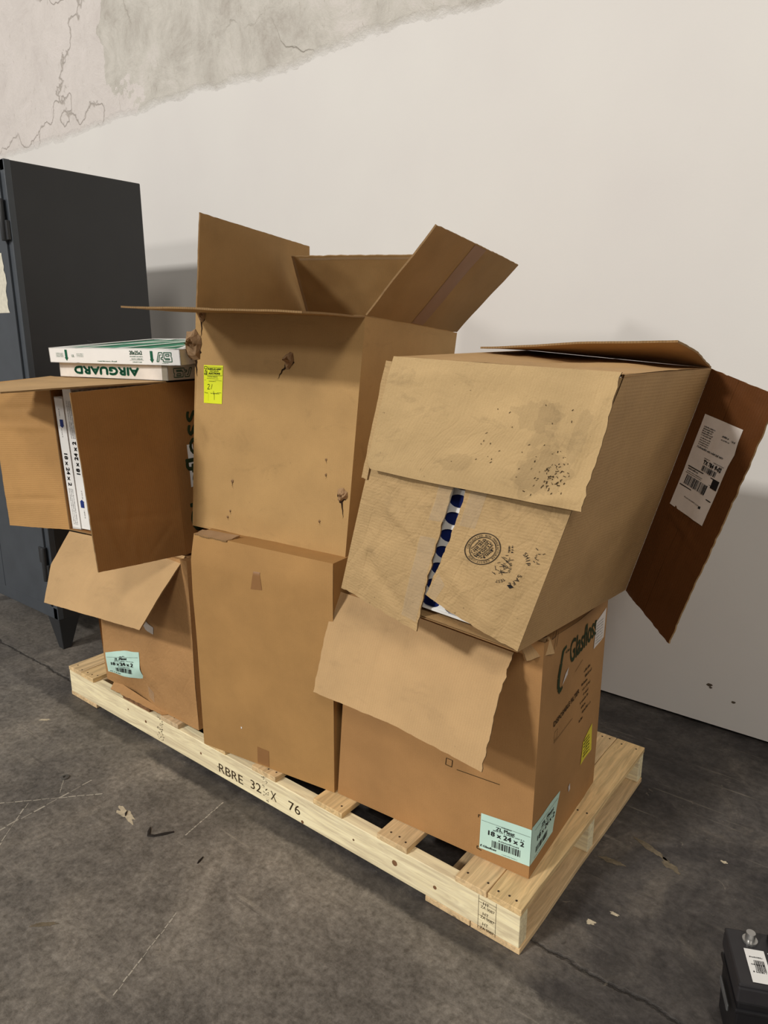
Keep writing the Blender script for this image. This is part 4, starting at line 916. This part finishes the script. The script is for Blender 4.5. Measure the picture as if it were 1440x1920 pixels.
ink = Ink(fn)
ink.text('20x25x2', .352, .029, .011, 0, .050, 'l', .0004); logo(ink, .458, .010, .026, .058)
for k, u in enumerate((.073, .434)):
    ink.rect(u, .016, .010, .024); ink.poly([(u-.003, .016), (u+.005, .006), (u+.013, .016)])
ink.build(M_inkg, fr, .001)
ink = Ink(fn)
for k in range(4): ink.tiny(.032, .028-.0035*k, .033, .0018, k)
for k in range(3): ink.tiny(.125, .027-.004*k, .03, .0018, k+5)
ink.text('UL', .102, .018, .008, 0, .012); ink.tiny(.215, .006, .08, .0035, 9); ink.tiny(.352, .022, .052, .003, 10); ink.tiny(.358, .015, .045, .003, 11); ink.line((.350, .0125), (.406, .0125), .0005); ink.tiny(.362, .006, .036, .003, 12); ink.tiny(.478, .005, .024, .0018, 13)
ink.build(M_inkg, fr, .001)

# ------------------------------------------------------------------ car battery
M_batt = plain('black_battery_case', (26, 25, 27), .42, .4, 0, .1, 30, .05)
M_batt2 = plain('black_lid', (44, 42, 44), .45, .4, 0, .1, 30)
ba = thing('car_battery', 'black battery with white warning labels standing on the floor in the right foreground', 'battery', (2.42, .13, 0))
bo = V((2.305, .153, 0)); bx = V((.90, .42, 0)).normalized(); by = V((.40, -.917, 0)).normalized()
def bp(x, y, z): return bo+bx*x+by*y+V((0, 0, z))
def bbox(mb, x0, x1, y0, y1, z0, z1, ins=0.):
    mb.hexa([bp(x0+ins, y1-ins, z0), bp(x1-ins, y1-ins, z0), bp(x1-ins, y0+ins, z0), bp(x0+ins, y0+ins, z0), bp(x0, y1, z1), bp(x1, y1, z1), bp(x1, y0, z1), bp(x0, y0, z1)])
mb = MB(); bbox(mb, .004, .236, .004, .131, .0, .145, .004); bbox(mb, .0, .240, .0, .135, .120, .130); mb.build('case', M_batt, ba, .003)
mb = MB(); bbox(mb, .0, .24, .0, .135, .146, .182); bbox(mb, .0, .24, .0, .135, .1825, .190); lid = mb.build('lid', M_batt2, ba, .004)
mb = MB(); bbox(mb, .075, .235, .012, .045, .190, .202); mb.build('vent_cap', M_batt, ba, .003)
mb = MB(); mb.cyl(bp(.042, .026, .190), (0, 0, 1), .014, .004, 24); mb.cyl(bp(.042, .026, .194), (0, 0, 1), .0095, .016, 24, 0, .0085); mb.build('terminal', plain('lead_post', (170, 168, 165), .3, .6, .8), ba)
mb = MB(); bbox(mb, -.004, .0, .03, .10, .085, .10); mb.build('handle', plain('grey_handle', (90, 90, 90), .4), ba, .002)
def bl(u, v, off=0.): return bp(u, v, .1904+off)
for k, (x0, x1, y0, y1) in enumerate(((.026, .062, .048, .126), (.066, .104, .066, .098), (.066, .104, .101, .115), (.108, .150, .075, .118), (.154, .2, .066, .118))):
    lb = sticker(bl, 0, 0, 0, 0, M_paper if k else M_white, lid, 'label', .0006, 4, [(x0, y1), (x1, y1), (x1, y0), (x0, y0)])
    ink = Ink(lambda u, v, off=0.: bl(u, -v, off))
    for j in range(3): ink.tiny(x0+.006, -(y0+.012+(y1-y0-.016)*(j+.5)/3.6), x1-x0-.012, .0032, k*5+j)
    if k == 0: ink.bars(x0+.012, -(y0+.052), .018, .026, 4, 16)
    ink.build(M_inkb, lb, .0010)
ink = Ink(lambda u, v, off=0.: bl(u, -v, off)); ink.text('VRLA', .068, -.062, .010, 0, .034, 'l', .0008)
for k in range(4): ink.tiny(.112, -(.046+.006*k), .05, .003, k)
ink.build(M_white, lid, .0008)

# ------------------------------------------------------------------ litter on the floor
M_rub = plain('black_rubber', (44, 38, 34), .8, .2, 0, .2, 80)
def scrap(pts, w, label, name='rubber_scrap', cat='scrap', h=.006, seed=1):
    mb = MB(); prev = None
    for i, p in enumerate(pts):
        d = V((pts[min(i+1, len(pts)-1)][0]-pts[max(i-1, 0)][0], pts[min(i+1, len(pts)-1)][1]-pts[max(i-1, 0)][1], 0)).normalized(); n = V((-d.y, d.x, 0))
        ww = w*(.5+.9*abs(noise.noise(V((i*1.3, seed, 0)))))*(.4 if i in (0, len(pts)-1) else 1); c = V((p[0], p[1], 0))
        hh = h*(.5+abs(noise.noise(V((i*2.1, seed, 4)))))
        ring = [c-n*ww+V((0, 0, .0005)), c+n*ww+V((0, 0, .0005)), c+n*ww*.6+V((0, 0, hh)), c-n*ww*.6+V((0, 0, hh*.8))]
        if prev:
            for k in range(4): mb.face([prev[(k+1) % 4], prev[k], ring[k], ring[(k+1) % 4]])
        else: mb.face(ring)
        prev = ring
    mb.face(prev[::-1]); return tag(mb.build(name, M_rub), label, cat)
scrap([(.905, -.262), (.915, -.272), (.930, -.284), (.945, -.276), (.960, -.255), (.975, -.232)], .006, 'bent black rubber scrap on the floor in front of the pallet', seed=2)
scrap([(1.118, -.243), (1.122, -.258), (1.126, -.268)], .005, 'small black chip on the floor right of the bent rubber scrap', seed=3)
scrap([(.790, -.262), (.796, -.270), (.806, -.278)], .004, 'short dark sliver lying across the pale paint spot', seed=4)
mb = MB(); c = V((.491, -.291, 0)); n = 28
for i in range(n):
    a, b_ = 2*math.pi*i/n, 2*math.pi*(i+1)/n
    for (r0, z0, r1, z1) in ((.013, .0004, .013, .0035), (.013, .0035, .006, .0042), (.006, .0042, .006, .0004)):
        mb.face([c+V((r0*math.cos(a), r0*math.sin(a), z0)), c+V((r0*math.cos(b_), r0*math.sin(b_), z0)), c+V((r1*math.cos(b_), r1*math.sin(b_), z1)), c+V((r1*math.cos(a), r1*math.sin(a), z1))])
tag(mb.build('washer', plain('dull_steel', (120, 116, 110), .45, .5, .6)), 'small round steel washer on the floor left of the pallet', 'washer')
